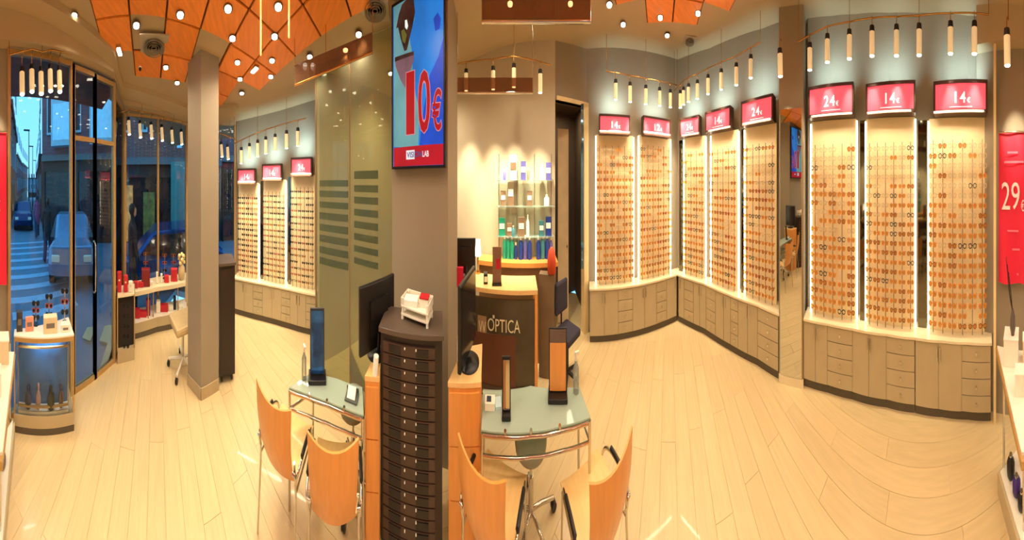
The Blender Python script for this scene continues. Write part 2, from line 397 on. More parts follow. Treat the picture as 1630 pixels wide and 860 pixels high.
mb = MB(); mb.seg(ray(929, [W1, AL]), ray(936, [W1, AL]), 0.0, 3.03, 0.03, 0.12); mb.seg(ray(886, [W1, AL]), ray(936, [W1, AL]), 3.0, 3.05, 0.03, 0.12)
tr1 = struct('trim_1', mb, mat('pale_door_casing', (232, 206, 150), 0.4))
part('mirror_strip', MB().seg(PD(925, 3.56), PD(929, 3.55), 0.95, 2.95, 0.01, 0.01), mat('blue_mirror', (120, 170, 205), 0.05, 0.9), tr1, label='narrow blue mirror strip')

# ceiling: pale plane that steps up over the middle, two slopes
def cgrid(z_off, x0, x1):
    pass
mb = MB()
for (xa, xb) in ((-5.6, 0), (0, 5.2)):
    vs = [(xa, -3.2, 0), (xb, -3.2, 0), (xb, 5.2, 0), (xa, 5.2, 0)]
    zs = [ceil_z(v[0], v[1]) for v in vs]
    mb.prism([(v[0], v[1]) for v in vs], zs, [z + 0.12 for z in zs])
ceiling = struct('ceiling', mb, CEILM)
TPOLY = [(-3.75, -0.95), (-3.0, 0.62), (-2.0, 1.5), (-0.9, 1.9), (0.5, 2.1), (1.64, 2.2), (2.75, 1.8), (2.65, 0.5), (1.3, -1.0), (-1.0, -1.9), (-1.9, -2.0), (-2.45, -2.05), (-3.0, -1.7)]
def inside(p, poly):
    c = False
    for i in range(len(poly)):
        a, b = poly[i], poly[i - 1]
        if (a[1] > p[1]) != (b[1] > p[1]) and p[0] < (b[0] - a[0]) * (p[1] - a[1]) / (b[1] - a[1]) + a[0]: c = not c
    return c
TS = 0.50; ta = math.radians(38)
VENTS = [(245, 71, 'round grey air vent in the ceiling left of the taupe column', 0.17), (597, 11, 'round grey air vent in the ceiling just left of the screen', 0.15), (1098, 63, 'small square air grille in the pale ceiling above the right corner', 0.10)]
def ceil_hit(x, y):
    s, c = math.sin(az(x)), math.cos(az(x)); k = (V0 - y) / VS
    d = 3.0
    for _ in range(30): d = (ceil_z(d * s, d * c) - HC) / k
    return Vector((d * s, d * c))
te = Vector((math.cos(ta), math.sin(ta))); tn = Vector((-te.y, te.x))
vpos = [ceil_hit(v[0], v[1]) for v in VENTS]
for i in range(-14, 15):
    for j in range(-14, 15):
        c = te * (i * TS) + tn * (j * TS)
        if not inside(c, TPOLY) or (c - vpos[0]).length < 0.36 or (c - Vector((-2.65, -0.92))).length < 0.36: continue
        g = 0.014
        q = [c + te * (sa * (TS / 2 - g)) + tn * (sb * (TS / 2 - g)) for sa, sb in ((-1, -1), (1, -1), (1, 1), (-1, 1))]
        zz = [ceil_z(p.x, p.y) for p in q]
        m2 = MB().prism([(p.x - c.x, p.y - c.y) for p in q], [z - 0.022 for z in zz], [z + 0.002 for z in zz])
        o = bpy.data.objects.new('ceiling_tile', m2.mesh('ceiling_tile', ORANGE)); COL.objects.link(o); o.parent = ceiling; o.location = (c.x, c.y, 0)
mb = MB()                                  # the dark seam between tiles: thin strips under the pale plane
for i in range(-14, 15):
    for j in range(-14, 15):
        c = te * (i * TS) + tn * (j * TS)
        if not inside(c, TPOLY) or (c - vpos[0]).length < 0.36 or (c - Vector((-2.65, -0.92))).length < 0.36: continue
        q = [c + te * (sa * (TS / 2 + 0.01)) + tn * (sb * (TS / 2 + 0.01)) for sa, sb in ((-1, -1), (1, -1), (1, 1), (-1, 1))]
        zz = [ceil_z(p.x, p.y) for p in q]; mb.prism([(p.x, p.y) for p in q], [z - 0.004 for z in zz], zz)
o = part('seam_backing', mb, GROOVE, ceiling); o['kind'] = 'structure'

# stepped bulkhead along the shop front
FR = [F0, F1, F2, F3, F4]
inn = [p * 0.93 for p in FR]; inn2 = [p * 0.84 for p in FR]
for k, (pl, zb, nm) in enumerate(((inn, 3.02, 'trim_2'), (inn2, 3.10, 'trim_3'))):
    mb = MB()
    for i in range(4):
        a, b, c, d = FR[i], FR[i + 1], pl[i + 1], pl[i]
        zl = [min(ceil_z(p.x, p.y) - 0.04, zb + (0.12 if p.x > -2.5 else 0.0)) if k == 0 else ceil_z(p.x, p.y) - 0.06 for p in (a, b, c, d)]
        mb.prism([a, b, c, d], zl, [4.0] * 4)
    struct(nm, mb, CEILM)

# ------------------------------------------------------------------ base cabinets, worktops
def cab_poly(F, xa, xb, n=3):
    ks = [xa] + [x for x in [815 + math.atan2(p.x, p.y) / (2 * PI) * 1630 for p in F] if xa + 2 < x < xb - 2] + [xb]
    return [ray(x, F) for x in ks]
def cabinet(F, xs, ztop, label, group):
    """xs: list of (kind, x0, x1) fronts from left to right"""
    xa, xb = xs[0][1], xs[-1][2]; fp = cab_poly(F, xa, xb); bp = [p * (1 + 0.22 / p.length) for p in fp]
    c = sum(fp, Vector((0, 0))) / len(fp); t = thing('base_cabinet', label, 'cabinet', (c.x, c.y, 0), math.atan2((fp[-1] - fp[0]).y, (fp[-1] - fp[0]).x), group)
    inset = [p * (1 + 0.012 / p.length) for p in fp]; ins2 = [p * (1 + 0.03 / p.length) for p in fp]
    part('body', MB().prism(inset + bp[::-1], 0.085, ztop), CABM, t, True)
    part('toe_kick', MB().prism(ins2 + bp[::-1], 0.0, 0.085), CABD, t, True)
    for kind, x0, x1 in xs:
        g = 0.35
        a, b = ray(x0 + g, F), ray(x1 - g, F)
        if kind == 'w':
            n = 4; h = (ztop - 0.105) / n
            for k in range(n):
                z0 = 0.095 + k * h; d = part('drawer', MB().seg(a, b, z0 + 0.004, z0 + h - 0.004, 0.004, 0.018), CABM, t, True)
                m = (a + b) / 2; m = m * (1 - 0.028 / m.length); part('knob', MB().cyl((m.x, m.y, z0 + h * 0.55), (m.x * 1.012, m.y * 1.012, z0 + h * 0.55), 0.016, 0.010, n=8), CHROME, d, True)
        else:
            d = part('door', MB().seg(a, b, 0.095, ztop - 0.012, 0.004, 0.018), CABM, t, True)
            hx = x1 - 2.2 if kind == 'l' else x0 + 2.2
            m = ray(hx, F); m = m * (1 - 0.02 / m.length)
            part('handle', MB().box((m.x, m.y, ztop - 0.10), (0.012, 0.012, 0.12)), CHROME, d, True)
    return t
ZC = 0.66
cabinet(FC, [('l', 1279.5, 1298), ('r', 1298, 1317), ('w', 1317, 1357)], ZC, 'grey base cabinet beside the mirrored column, under the 24 euro display', 'grey base cabinets under the right display wall')
cabinet(FC, [('l', 1357, 1383), ('r', 1383, 1411), ('w', 1411, 1456)], ZC, 'grey base cabinet in the middle of the curved counter, under the left 14 euro sign', 'grey base cabinets under the right display wall')
cabinet(FC, [('l', 1457, 1494), ('r', 1494, 1531), ('w', 1531, 1577)], ZC, 'grey base cabinet at the red poster end of the curved counter', 'grey base cabinets under the right display wall')
FBr = FB
cabinet(FBr, [('r', 1080, 1089), ('w', 1089, 1104), ('l', 1104, 1114), ('r', 1114, 1124)], ZC, 'grey base cabinet on the right side of the room corner', 'grey base cabinets under the corner displays')
cabinet(FBr, [('w', 1124, 1139), ('l', 1139, 1152), ('r', 1152, 1163), ('w', 1163, 1175)], ZC, 'grey base cabinet midway between the room corner and the mirrored column', 'grey base cabinets under the corner displays')
cabinet(FBr, [('l', 1175, 1190), ('r', 1190, 1206), ('w', 1206, 1239)], ZC, 'grey base cabinet with drawers touching the left side of the mirrored column', 'grey base cabinets under the corner displays')
cabinet(FA, [('l', 939, 962), ('r', 962, 984), ('w', 984, 1007)], ZC, 'grey base cabinet nearest the dark corridor doorway', 'grey base cabinets under the corner displays')
cabinet(FA, [('l', 1007, 1026), ('r', 1026, 1045), ('w', 1045, 1061), ('l', 1061, 1077)], ZC, 'grey base cabinet on the left side of the room corner', 'grey base cabinets under the corner displays')
ZL = [0.50, 0.52, 0.54, 0.56]
cabinet(FL, [('l', 374, 389), ('r', 389, 403), ('w', 403, 418)], 0.535, 'grey base cabinet at the window end of the far left counter', 'grey base cabinets under the far left displays')
cabinet(FL, [('l', 418, 433), ('r', 433, 448), ('w', 448, 462)], 0.535, 'grey base cabinet in the middle of the far left counter', 'grey base cabinets under the far left displays')
cabinet(FL, [('l', 462, 474), ('r', 474, 487), ('w', 487, 502)], 0.535, 'grey base cabinet beside the glass partition on the far left', 'grey base cabinets under the far left displays')
def worktop(F, Wd, z, label):
    f = [p * (1 - 0.025 / p.length) for p in F]; mb = MB()
    for i in range(len(F) - 1): mb.prism([f[i], f[i + 1], Wd[i + 1] * 0.999, Wd[i] * 0.999], z, z + 0.022)
    return solo('worktop', mb, TOPM, label, 'counter', 'cream counter tops under the frame displays')
worktop(FC, WC, ZC, 'curved cream counter top below the three price signs beside the red poster')
worktop(FAB, WAB, ZC, 'cream counter top running round the far room corner')
worktop(FL, WL, 0.535, 'narrow cream counter top under the three displays on the far left')

# ------------------------------------------------------------------ eyeglasses
def glasses_mesh(name, fm, lm, w=0.125, h=0.046):
    mb = MB(); lw = w * 0.44
    for s in (-1, 1):
        cx = s * (w / 2 - lw / 2); ro = []; ri = []
        for k in range(8):
            a = 2 * PI * (k + 0.5) / 8; ca, sa = math.cos(a), math.sin(a)
            ro.append((cx + lw / 2 * ca * 1.06, h / 2 * sa * 1.08)); ri.append((cx + lw / 2 * ca * 0.78, h / 2 * sa * 0.72))
        vs = [(x, -0.003, z) for x, z in ro] + [(x, -0.003, z) for x, z in ri] + [(x, 0.003, z) for x, z in ro] + [(x, 0.003, z) for x, z in ri]
        fs = []
        for k in range(8):
            j = (k + 1) % 8; fs += [(k, j, j + 8, k + 8), (k + 16, k + 24, j + 24, j + 16), (k, k + 16, j + 16, j), (k + 8, j + 8, j + 24, k + 24)]
        mb.cur = 0; mb.add(vs, fs); mb.cur = 1; mb.add([(x, 0, z) for x, z in ri], [tuple(range(8))])
        mb.cur = 0; mb.box((s * (w / 2 + 0.001), 0.022, h * 0.22), (0.004, 0.046, 0.006))
    mb.box((0, -0.001, h * 0.12), (w * 0.14, 0.005, 0.006)); return mb.mesh(name, [fm, lm]), mb
AMB = glassmat('amber_lens', (0.80, 0.48, 0.16), 0.55, (0.62, 0.28, 0.06)); BRN = glassmat('brown_lens', (0.55, 0.32, 0.16), 0.3, (0.4, 0.18, 0.08))
CLR = glassmat('clear_lens', (0.92, 0.92, 0.88), 0.05); DRK = glassmat('dark_lens', (0.08, 0.07, 0.07), 0.4, (0.02, 0.02, 0.02))
FMS = {'clear': mat('clear_frame', (214, 186, 140), 0.25), 'tortoise': mat('tortoise_frame', (142, 74, 28), 0.25, var=0.4, scale=60), 'black': mat('black_frame', (26, 22, 22), 0.25), 'red': mat('red_frame', (168, 60, 34), 0.3), 'amber': mat('amber_frame', (206, 132, 58), 0.25)}
KINDS = [('clear', 'pale rimmed', FMS['clear'], CLR), ('amber', 'amber', FMS['amber'], AMB), ('tortoise', 'tortoiseshell', FMS['tortoise'], AMB), ('black', 'black rimmed', FMS['black'], CLR), ('dark', 'black', FMS['black'], DRK), ('red', 'reddish', FMS['red'], BRN)]
GM = {k[0]: glasses_mesh('eyeglasses', k[2], k[3]) for k in KINDS}
GL = {k[0]: k[1] for k in KINDS}
STUFF = {}
def panel(Pl, x0, x1, y_top, cols, rows, y_r0, z_bot, label, wtcol, sign=None, individuals=0, where='', group='', led_l=True, led_r=True, prob=None, gap=None, lampz=None, glow=1.0):
    a, b = ray(x0, Pl), ray(x1, Pl); m = (a + b) / 2; zt = zat(m, y_top); rd = random.Random(int(x0))
    e = (b - a).normalized(); n = Vector((e.y, -e.x)); n = -n if n.dot(m) > 0 else n; L = (b - a).length
    ang = math.atan2(e.y, e.x)
    t = thing('glasses_board', label, 'display', (m.x, m.y, z_bot), ang, 'lit boards hung with glasses frames')
    part('back_board', MB().seg(a, b, z_bot, zt, 0.0, 0.03), BOARD, t, True)
    zr0 = zat(m, y_r0)
    zs = [z_bot + 0.10 + (zr0 - z_bot - 0.10) * k / (rows - 1) for k in range(rows)][::-1]
    cs = [a + e * (L * (k + 0.5) / cols) for k in range(cols)]
    for c in cs:
        p = c + n * 0.045; part('rod', MB().box((p.x, p.y, (zr0 + 0.06 + z_bot) / 2), (0.009, 0.007, zr0 + 0.06 - z_bot), ang), mat('rod_brown', (88, 60, 40), 0.4), t, True)
    for sd, on in ((0, led_l), (1, led_r)):
        if on:
            q = a - e * 0.012 if sd == 0 else b + e * 0.012
            part('light_strip', MB().seg(q - e * 0.010, q + e * 0.010, z_bot, zt - 0.02, 0.012, 0.02), LED, t, True)
    w = L / cols * 0.80; sc = w / 0.125
    for r, z in enumerate(zs):
        for k, c in enumerate(cs):
            if rd.random() < 0.02: continue
            u = rd.random(); f = r / (rows - 1)
            pr = prob(f); acc = 0; kind = 'amber'
            for kk, pv in pr:
                acc += pv
                if u < acc: kind = kk; break
            p = c + n * (0.05 + 0.047)
            if individuals and r < individuals:
                o = bpy.data.objects.new('eyeglasses', GM[kind][0]); COL.objects.link(o)
                o.location = (p.x, p.y, z); o.rotation_euler = (0, 0, ang if n.dot(Vector((-math.sin(ang), math.cos(ang)))) < 0 else ang + PI); o.scale = (sc, 1, sc)
                props(o, '%s glasses, %s row, %s in the row, board %s' % (GL[kind], ORD[r + 1], ORD[k + 1], where), 'glasses', group)
            else:
                g = GM[kind][1]; key = kind; S_ = STUFF.setdefault(key, MB())
                M = Matrix.Rotation(ang if n.dot(Vector((-math.sin(ang), math.cos(ang)))) < 0 else ang + PI, 3, 'Z')
                o0 = len(S_.v); S_.v += [tuple(M @ Vector((v[0] * sc, v[1], v[2] * sc)) + Vector((p.x, p.y, z))) for v in g.v]
                S_.f += [tuple(i + o0 for i in ff) for ff in g.f]; S_.sm += g.sm; S_.mi += g.mi
    # area light added under the sign box to brighten the top of the board
    s = m + n * 0.20
    lt = light('panel_wash', 'AREA', (s.x, s.y, zt + 0.02), L_PANEL * glow, CREAM, t, (m.x + n.x * 0.02, m.y + n.y * 0.02, zt - 1.0), sx=L * 0.85, sy=0.05)
    M = Matrix.Translation(Vector((s.x, s.y, zt + 0.02))) @ Matrix.Rotation(ang, 4, 'Z') @ Matrix.Rotation(0.1, 4, 'X'); lt.matrix_basis = wm(t).inverted() @ M
    return t
def sign(Pl, x0, x1, ya, yb, text, label):
    a, b = ray(x0, Pl), ray(x1, Pl); m = (a + b) / 2; z1, z0 = zat(m, ya), zat(m, yb)
    e = (b - a).normalized(); n = Vector((e.y, -e.x)); n = -n if n.dot(m) > 0 else n; L = (b - a).length
    t = thing('price_sign', label, 'sign', (m.x, m.y, z0), 0, 'red lit price signs over the glasses boards')
    o = 0.17; w = 0.028
    A, B = a + n * o, b + n * o
    part('sign_box', MB().seg(A, B, z0, z1, 0.0, 0.14), SIGNF, t, True)
    fr = MB().seg(A, B, z0, z0 + w, 0.02, 0).seg(A, B, z1 - w, z1, 0.02, 0).seg(A, A + e * w, z0, z1, 0.02, 0).seg(B - e * w, B, z0, z1, 0.02, 0)
    part('sign_frame', fr, SIGNF, t, True)
    part('sign_face', MB().seg(A + e * w, B - e * w, z0 + w, z1 - w, 0.006, 0), SIGNR, t, True)
    if text:
        h = (z1 - z0); q0, q1 = A + e * L * 0.36, A + e * L * 0.60
        for ci, chx in enumerate(text):
            u0, u1 = (0.36, 0.46) if ci == 0 else (0.49, 0.60)
            if chx == '1': u0, u1 = (0.40, 0.43) if ci == 0 else (0.52, 0.55)
            part('numeral', text_mb(chx, A + e * L * u0, A + e * L * u1, z0 + h * 0.30, z0 + h * 0.64, 0.009, 0.01), WHITEL, t, True)
        part('euro_mark', text_mb('€', A + e * L * 0.62, A + e * L * 0.68, z0 + h * 0.30, z0 + h * 0.46, 0.009, 0.01), WHITEL, t, True)
        part('tag_line', MB().seg(A + e * L * 0.30, A + e * L * 0.72, z0 + h * 0.17, z0 + h * 0.19, 0.009, -0.007), WHITEL, t, True)
    q = m + n * 0.16; w = m - n * 0.10
    lt = light('sign_glow', 'AREA', (q.x, q.y, z1 + 0.02), L_UP, COOL, t, (w.x, w.y, z1 + 0.30), sx=L * 0.8, sy=0.04); lt.data.spread = 2.0
    return t
pC = lambda f: [('clear', max(0, 0.75 - 1.2 * f)), ('black', 0.08), ('tortoise', 0.12 + 0.15 * f), ('amber', 1)]
pA = lambda f: [('clear', max(0, 0.55 - 0.8 * f)), ('black', 0.10), ('tortoise', 0.2 + 0.2 * f), ('red', 0.1 * f), ('amber', 1)]
pLf = lambda f: [('black', 0.15), ('dark', 0.62 - 0.35 * f), ('red', 0.05 + 0.35 * f), ('tortoise', 1)]
ZB = ZC + 0.024
panel(PC, 1479, 1571, 187, 6, 19, 234, ZB, 'bright glasses board under the right 14 euro sign, nearest the red poster', None, None, 19, 'nearest the red poster', 'glasses on the board nearest the red poster', prob=pC)
panel(PC, 1379, 1456, 187, 6, 19, 238, ZB, 'bright glasses board under the left 14 euro sign, middle of the curved counter', None, None, 19, 'under the left 14 euro sign', 'glasses on the middle curved board', prob=pC)
panel(PC, 1292, 1363, 191, 5, 19, 240, ZB, 'bright glasses board under the 24 euro sign, right of the mirrored column', None, None, 14, 'right of the mirrored column', 'glasses on the board right of the mirrored column', prob=pC)
panel(PAB, 1186, 1236, 200, 5, 18, 238, ZB, 'glasses board left of the mirrored column, the last before it', None, None, 0, prob=pA, led_r=False)
panel(PAB, 1132, 1175, 210, 5, 18, 245, ZB, 'middle glasses board between the corner and the mirrored column', None, None, 0, prob=pA)
panel(PAB, 1089, 1123, 218, 4, 18, 248, ZB, 'narrow glasses board just right of the room corner', None, None, 0, prob=pA)
panel(PAB, 1017, 1067, 217, 6, 18, 240, ZB, 'glasses board just left of the room corner', None, None, 0, prob=pA)
panel(PAB, 949, 1008, 215, 6, 18, 240, ZB, 'glasses board nearest the dark corridor doorway', None, None, 0, prob=pA)
ZBL = 0.56
panel(PL, 464, 501, 279, 6, 15, 305, ZBL, 'glasses board beside the glass partition on the far left', None, None, 0, prob=pLf, led_l=False, led_r=False)
panel(PL, 420, 455, 286, 6, 15, 312, ZBL, 'middle glasses board on the far left wall', None, None, 0, prob=pLf, led_l=False)
panel(PL, 380, 412, 291, 5, 15, 315, ZBL, 'glasses board at the window end of the far left wall', None, None, 0, prob=pLf, led_l=False)
mbs = MB(); mats = []
for key, S_ in STUFF.items():
    fm, lm = [(k[2], k[3]) for k in KINDS if k[0] == key][0]; b0 = len(mats); mats += [fm, lm]
    o0 = len(mbs.v); mbs.v += S_.v; mbs.f += [tuple(i + o0 for i in f) for f in S_.f]; mbs.sm += S_.sm; mbs.mi += [i + b0 for i in S_.mi]
solo('eyeglasses_rows', mbs, mats, 'rows of many glasses frames hung on the more distant boards', 'glasses', 'glasses on the distant boards', 'stuff')
sign(PC, 1490, 1570, 138, 187, '14', 'red 14 euro sign on the right, nearest the red poster')
sign(PC, 1383, 1457, 140, 187, '14', 'red 14 euro sign in the middle of the curved wall')
sign(PC, 1292, 1360, 143, 191, '24', 'red 24 euro sign just right of the mirrored column')
sign(PAB, 1187, 1236, 162, 201, '24', 'red 24 euro sign just left of the mirrored column')
sign(PAB, 1130, 1169, 178, 211, '14', 'red price sign over the middle board between corner and mirrored column')
sign(PAB, 1088, 1118, 190, 219, '24', 'small red price sign just right of the room corner')
sign(PAB, 1020, 1062, 191, 220, '12', 'red 12 euro sign just left of the room corner')
sign(PAB, 953, 1000, 187, 217, '14', 'red 14 euro sign nearest the dark corridor doorway')
sign(PL, 467, 499, 252, 281, '24', 'small red price sign beside the glass partition on the far left')
sign(PL, 421, 451, 262, 288, '14', 'small red price sign in the middle of the far left wall')
sign(PL, 382, 409, 269, 293, '14', 'small red price sign at the window end of the far left wall')
# narrow mirrors between boards
for x0, x1, pl, yt, zb, lb in ((1369, 1377, PC, 192, ZB, 'narrow mirror between the 24 euro board and the middle curved board'), (1461, 1475, PC, 192, ZB, 'narrow mirror between the two 14 euro boards'),
                           (1180, 1184, PAB, 206, ZB, 'narrow mirror left of the board touching the mirrored column'), (1081, 1086, PAB, 224, ZB, 'narrow mirror right beside the room corner'),
                           (415, 418.5, PL, 288, ZBL, 'narrow mirror between the two window end boards on the far left'), (458.5, 462.5, PL, 282, ZBL, 'narrow mirror left of the board beside the glass partition')):
    a, b = ray(x0, pl), ray(x1, pl)
    solo('mirror_strip', MB().seg(a, b, zb, zat(a, yt), 0.0, 0.02), mat('smoky_mirror', (120, 116, 100), 0.05, 1.0), lb, 'mirror', 'narrow mirrors between the boards')
# mirrored column
e = (COLB - COLA).normalized(); n = Vector((e.y, -e.x)); n = -n if n.dot(COLA) > 0 else n
struct('column_right', MB().prism([COLA, COLB, COLB - n * 0.32 + e * 0.0, COLA - n * 0.32], 0, 3.9), TAUPE)
t = thing('column_mirror', 'tall mirror covering the column between the two display counters', 'mirror', ((COLA.x + COLB.x) / 2, (COLA.y + COLB.y) / 2, 0.09))
a, b = ray(1242, [COLA, COLB]), ray(1276, [COLA, COLB])
part('mirror_plate', MB().seg(a, b, 0.09, 2.72, 0.012, 0), MIRROR, t, True)
part('edge_trim', MB().seg(b, b + e * 0.012, 0.09, 2.72, 0.018, 0), GOLD, t, True)
struct('baseboard_right', MB().seg(COLA, COLB, 0, 0.085, 0.015, 0), TOPM)

# ------------------------------------------------------------------ track lighting
def make_spot():
    t = thing('track_spotlight', 'x', 'spotlight', (0, 0, 0), 0, 'x')
    part('arm', MB().tube([(0, 0, 0), (0, -0.03, 0.0), (0, -0.07, -0.03), (0, -0.075, -0.12), (0, -0.07, -0.16)], 0.006, n=6, sub=3), BRASS, t)
    part('cap', MB().cyl((0, -0.075, -0.10), (0, -0.068, -0.145), 0.034, 0.040, n=12), BLACKP, t)
    b = part('lamp_body', MB().cyl((0, -0.068, -0.145), (0, -0.045, -0.33), 0.039, 0.039, n=12), CREAMM, t)
    part('lens', MB().cyl((0, -0.045, -0.330), (0, -0.0445, -0.334), 0.031, 0.031, n=12), LAMPON, b)
    return t
proto = make_spot(); used = [False]
def track(specs, Dfun, rail_dz, group, labels, target, power=1.0, rail=True, railname='track', ang=0.9, color=CREAM):
    pts = []
    for i, (x, y) in enumerate(specs):
        d = Dfun(x); p = PD(x, d); z = zat(p, y) + 0.20; pts.append((p, z))
    for i, (p, z) in enumerate(pts):
        tg = target(specs[i][0], p); dr = Vector((tg[0] - p.x, tg[1] - p.y)); rz = math.atan2(-dr.x, dr.y)
        # the arm reaches back to the rail, lamp leans to the wall
        lb = labels(i, len(specs))
        if not used[0]:
            o = proto; used[0] = True; o.location = (p.x, p.y, z); o.rotation_euler = (0, 0, rz); o['label'] = lb; o['group'] = group
        else: o = dup(proto, (p.x, p.y, z), rz, lb, group)
        M = wm(o); s = M @ Vector((0, -0.043, -0.345))
        light('lamp_glow', 'SPOT', s, L_SPOT * power, color, o, tg, 0.03, ang, 0.9)
    if rail:
        mb = MB(); q = [(p.x, p.y, z + 0.006) for p, z in pts]
        e0 = (Vector(q[0]) - Vector(q[1])).normalized() * 0.2; e1 = (Vector(q[-1]) - Vector(q[-2])).normalized() * 0.2
        q = [tuple(Vector(q[0]) + e0)] + q + [tuple(Vector(q[-1]) + e1)]; mb.tube(q, 0.008, n=6, sub=1)
        for k in range(0, len(q), 3): mb.cyl(q[k], (q[k][0], q[k][1], ceil_z(q[k][0], q[k][1])), 0.005, n=6)
        solo('track_rail', mb, BRASS, railname, 'rail', 'brass lighting rails')
def _unused():
    pass
def wallD(poly, back=0.42):
    return lambda x: ray(x, poly).length - back
def tgt(poly, z): 
    def f(x, p):
        w = ray(x, poly); return (w.x, w.y, z)
    return f
def lab(fmt): return lambda i, n: fmt % (ORD[i + 1],)
SC = [(1289, 92), (1317, 79), (1352, 73), (1388, 68), (1427, 67), (1463, 66), (1513, 63), (1551, 63)]
track(SC, wallD(WC), 0, 'track spotlights over the curved right wall', lab('cream track spotlight over the curved right wall, %s from its column end'), tgt(WC, 1.7), 1.0, True, 'brass rail along the curved right wall')
SB = [(1083, 158), (1088, 153), (1096, 148), (1110, 143), (1127, 135), (1148, 127), (1172, 119), (1195, 107)]
track(SB, wallD(WAB), 0, 'track spotlights over the corner displays', lab('cream track spotlight right of the room corner, %s from it'), tgt(WAB, 1.7), 0.9, True, 'brass rail between the room corner and the mirrored column')
track([(1244, 101)], lambda x: COLA.length - 0.35, 0, 'track spotlights over the corner displays', lambda i, n: 'cream track spotlight in front of the mirrored column, lighting its top', lambda x, p: (COLA.x + 0.02, COLA.y - 0.2, 2.5), 2.2, False, ang=0.7)
SA = [(980, 143), (1003, 147), (1028, 151), (1050, 154), (1067, 157)]
track(SA, wallD(WAB), 0, 'track spotlights left of the room corner', lab('cream track spotlight left of the room corner, %s from the doorway'), tgt(WAB, 1.7), 1.2, True, 'brass rail left of the room corner')
SW = [(742, 128), (785, 125), (818, 121), (860, 130)]
track(SW, lambda x: ray(x, [W0, W1]).length - 0.45, 0, 'track spotlights on the white back wall', lab('track spotlight over the shelves of the reception wall, %s from the left'), tgt([W0, W1], 1.1), 8.5, True, 'brass rail on the reception back wall', ang=1.1)
SL = [(384, 246), (397, 240), (410, 235), (423, 230), (438, 226), (456, 221), (474, 217)]
track(SL, wallD(WL), 0, 'track spotlights over the far left displays', lab('small track spotlight over the far left displays, %s from the window'), tgt(WL, 1.2), 1.1, True, 'brass rail over the far left displays')
SWn = [(192, 204), (208, 198), (226, 203), (244, 205), (261, 209), (277, 213), (292, 216), (356, 236), (366, 240)]
WF = [F2, F3, F4]
track(SWn, lambda x: ray(x, WF).length - 0.3, 0, 'track spotlights in the side shop window', lab('track spotlight hanging inside the side shop window, %s from the glass door'), lambda x, p: (p.x, p.y, 0.6), 0.35, True, 'brass rail inside the side shop window')
SWd = [(36, 122), (52, 118), (67, 122), (82, 118), (97, 120)]
track(SWd, lambda x: ray(x, [F0, F1]).length - 0.14, 0, 'track spotlights in the front shop window', lab('track spotlight at the top of the front shop window, %s from the red poster'), lambda x, p: (p.x, p.y + 0.1, 0.6), 0.35, True, 'brass rail at the top of the front shop window')
track([(1605, 78)], lambda x: 2.0, 0, 'track spotlights in the front shop window', lambda i, n: 'track spotlight above the red 29 euro poster', lambda x, p: (0.12, -2.5, 2.35), 3.5, False, ang=0.8)
q = PD(1605, 2.0); solo('lamp_drop_rod', MB().cyl((q.x, q.y, zat(q, 78) + 0.2), (q.x, q.y, ceil_z(q.x, q.y)), 0.006, n=8), BRASS, 'short brass rod holding the spotlight above the red poster', 'rod')

# ------------------------------------------------------------------ recessed downlights
def make_down():
    t = thing('recessed_downlight', 'x', 'ceiling light', (0, 0, 0), 0, 'recessed downlights')
    r = MB().lathe([(0.042, -0.004), (0.058, -0.010), (0.062, -0.004), (0.062, 0.0), (0.042, 0.0)], n=16)
    part('ring', r, mat('dark_ring', (120, 92, 66), 0.4, 0.6), t); part('lens', MB().cyl((0, 0, -0.016), (0, 0, -0.004), 0.040, 0.042, n=16), LAMPON, t)
    return t
dl = make_down(); first = [True]
DOWN = [(217, 35, 1), (287, 18, 1), (363, 8, 1), (118, 20, 0), (264, 103, 1), (282, 128, 1), (370, 56, 1), (378, 95, 1), (382, 122, 1), (385, 145, 0), (443, 5, 1), (437, 53, 1), (433, 92, 1), (431, 118, 0), (493, 86, 0), (571, 50, 0), (550, 75, 0),
        (812, 1, 0), (908, 1, 0), (970, 3, 0), (992, 35, 0), (1051, 24, 1), (1062, 53, 0), (1111, 17, 1)]
extra = [(-0.9, 0.9), (0.6, 1.2), (1.5, 0.2), (0.5, -0.9), (-0.9, -0.9), (1.6, 1.6), (0.0, 0.2), (-1.9, 0.2), (-2.4, 2.6), (-1.6, 2.9)]  # last two are added lamps that brighten the room behind the glass
pos = [ceil_hit(x, y) for x, y, o in DOWN]; no = nb = 0
for i, p in enumerate(pos + [Vector(q) for q in extra]):
    if i < len(pos):
        o_, x_ = DOWN[i][2], DOWN[i][0]
        side = 'left of the screen' if x_ < 620 else 'right of the screen'
        if o_: no += 1; lb = 'orange tile downlight, %s from the left edge, %s' % (ORD[no], side)
        else: nb += 1; lb = 'pale ceiling downlight, %s from the left edge, %s' % (ORD[nb], side)
    else: lb = 'downlight out of view overhead, ' + ['above the left desk', 'above the right desk', 'right of the camera', 'behind the camera on the right', 'behind the camera on the left', 'towards the room corner', 'straight above the camera', 'above the leftmost chair', 'added to light the glazed room, nearer its side wall', 'added to light the glazed room, nearer the screen pillar'][i - len(pos)]
    z = ceil_z(p.x, p.y) - 0.022
    if first[0]: o = dl; first[0] = False; o.location = (p.x, p.y, z); o['label'] = lb
    else: o = dup(dl, (p.x, p.y, z), None, lb)
    if i >= len(pos): o['group'] = 'downlights overhead'
    light('lamp_glow', 'SPOT', (p.x, p.y, z - 0.025), L_DOWN * (1.6 if i >= len(pos) else 1.0) * (4.0 if i >= len(pos) + 8 else 1), WARM, o, (p.x, p.y, 0), 0.05, 2.5, 0.8)
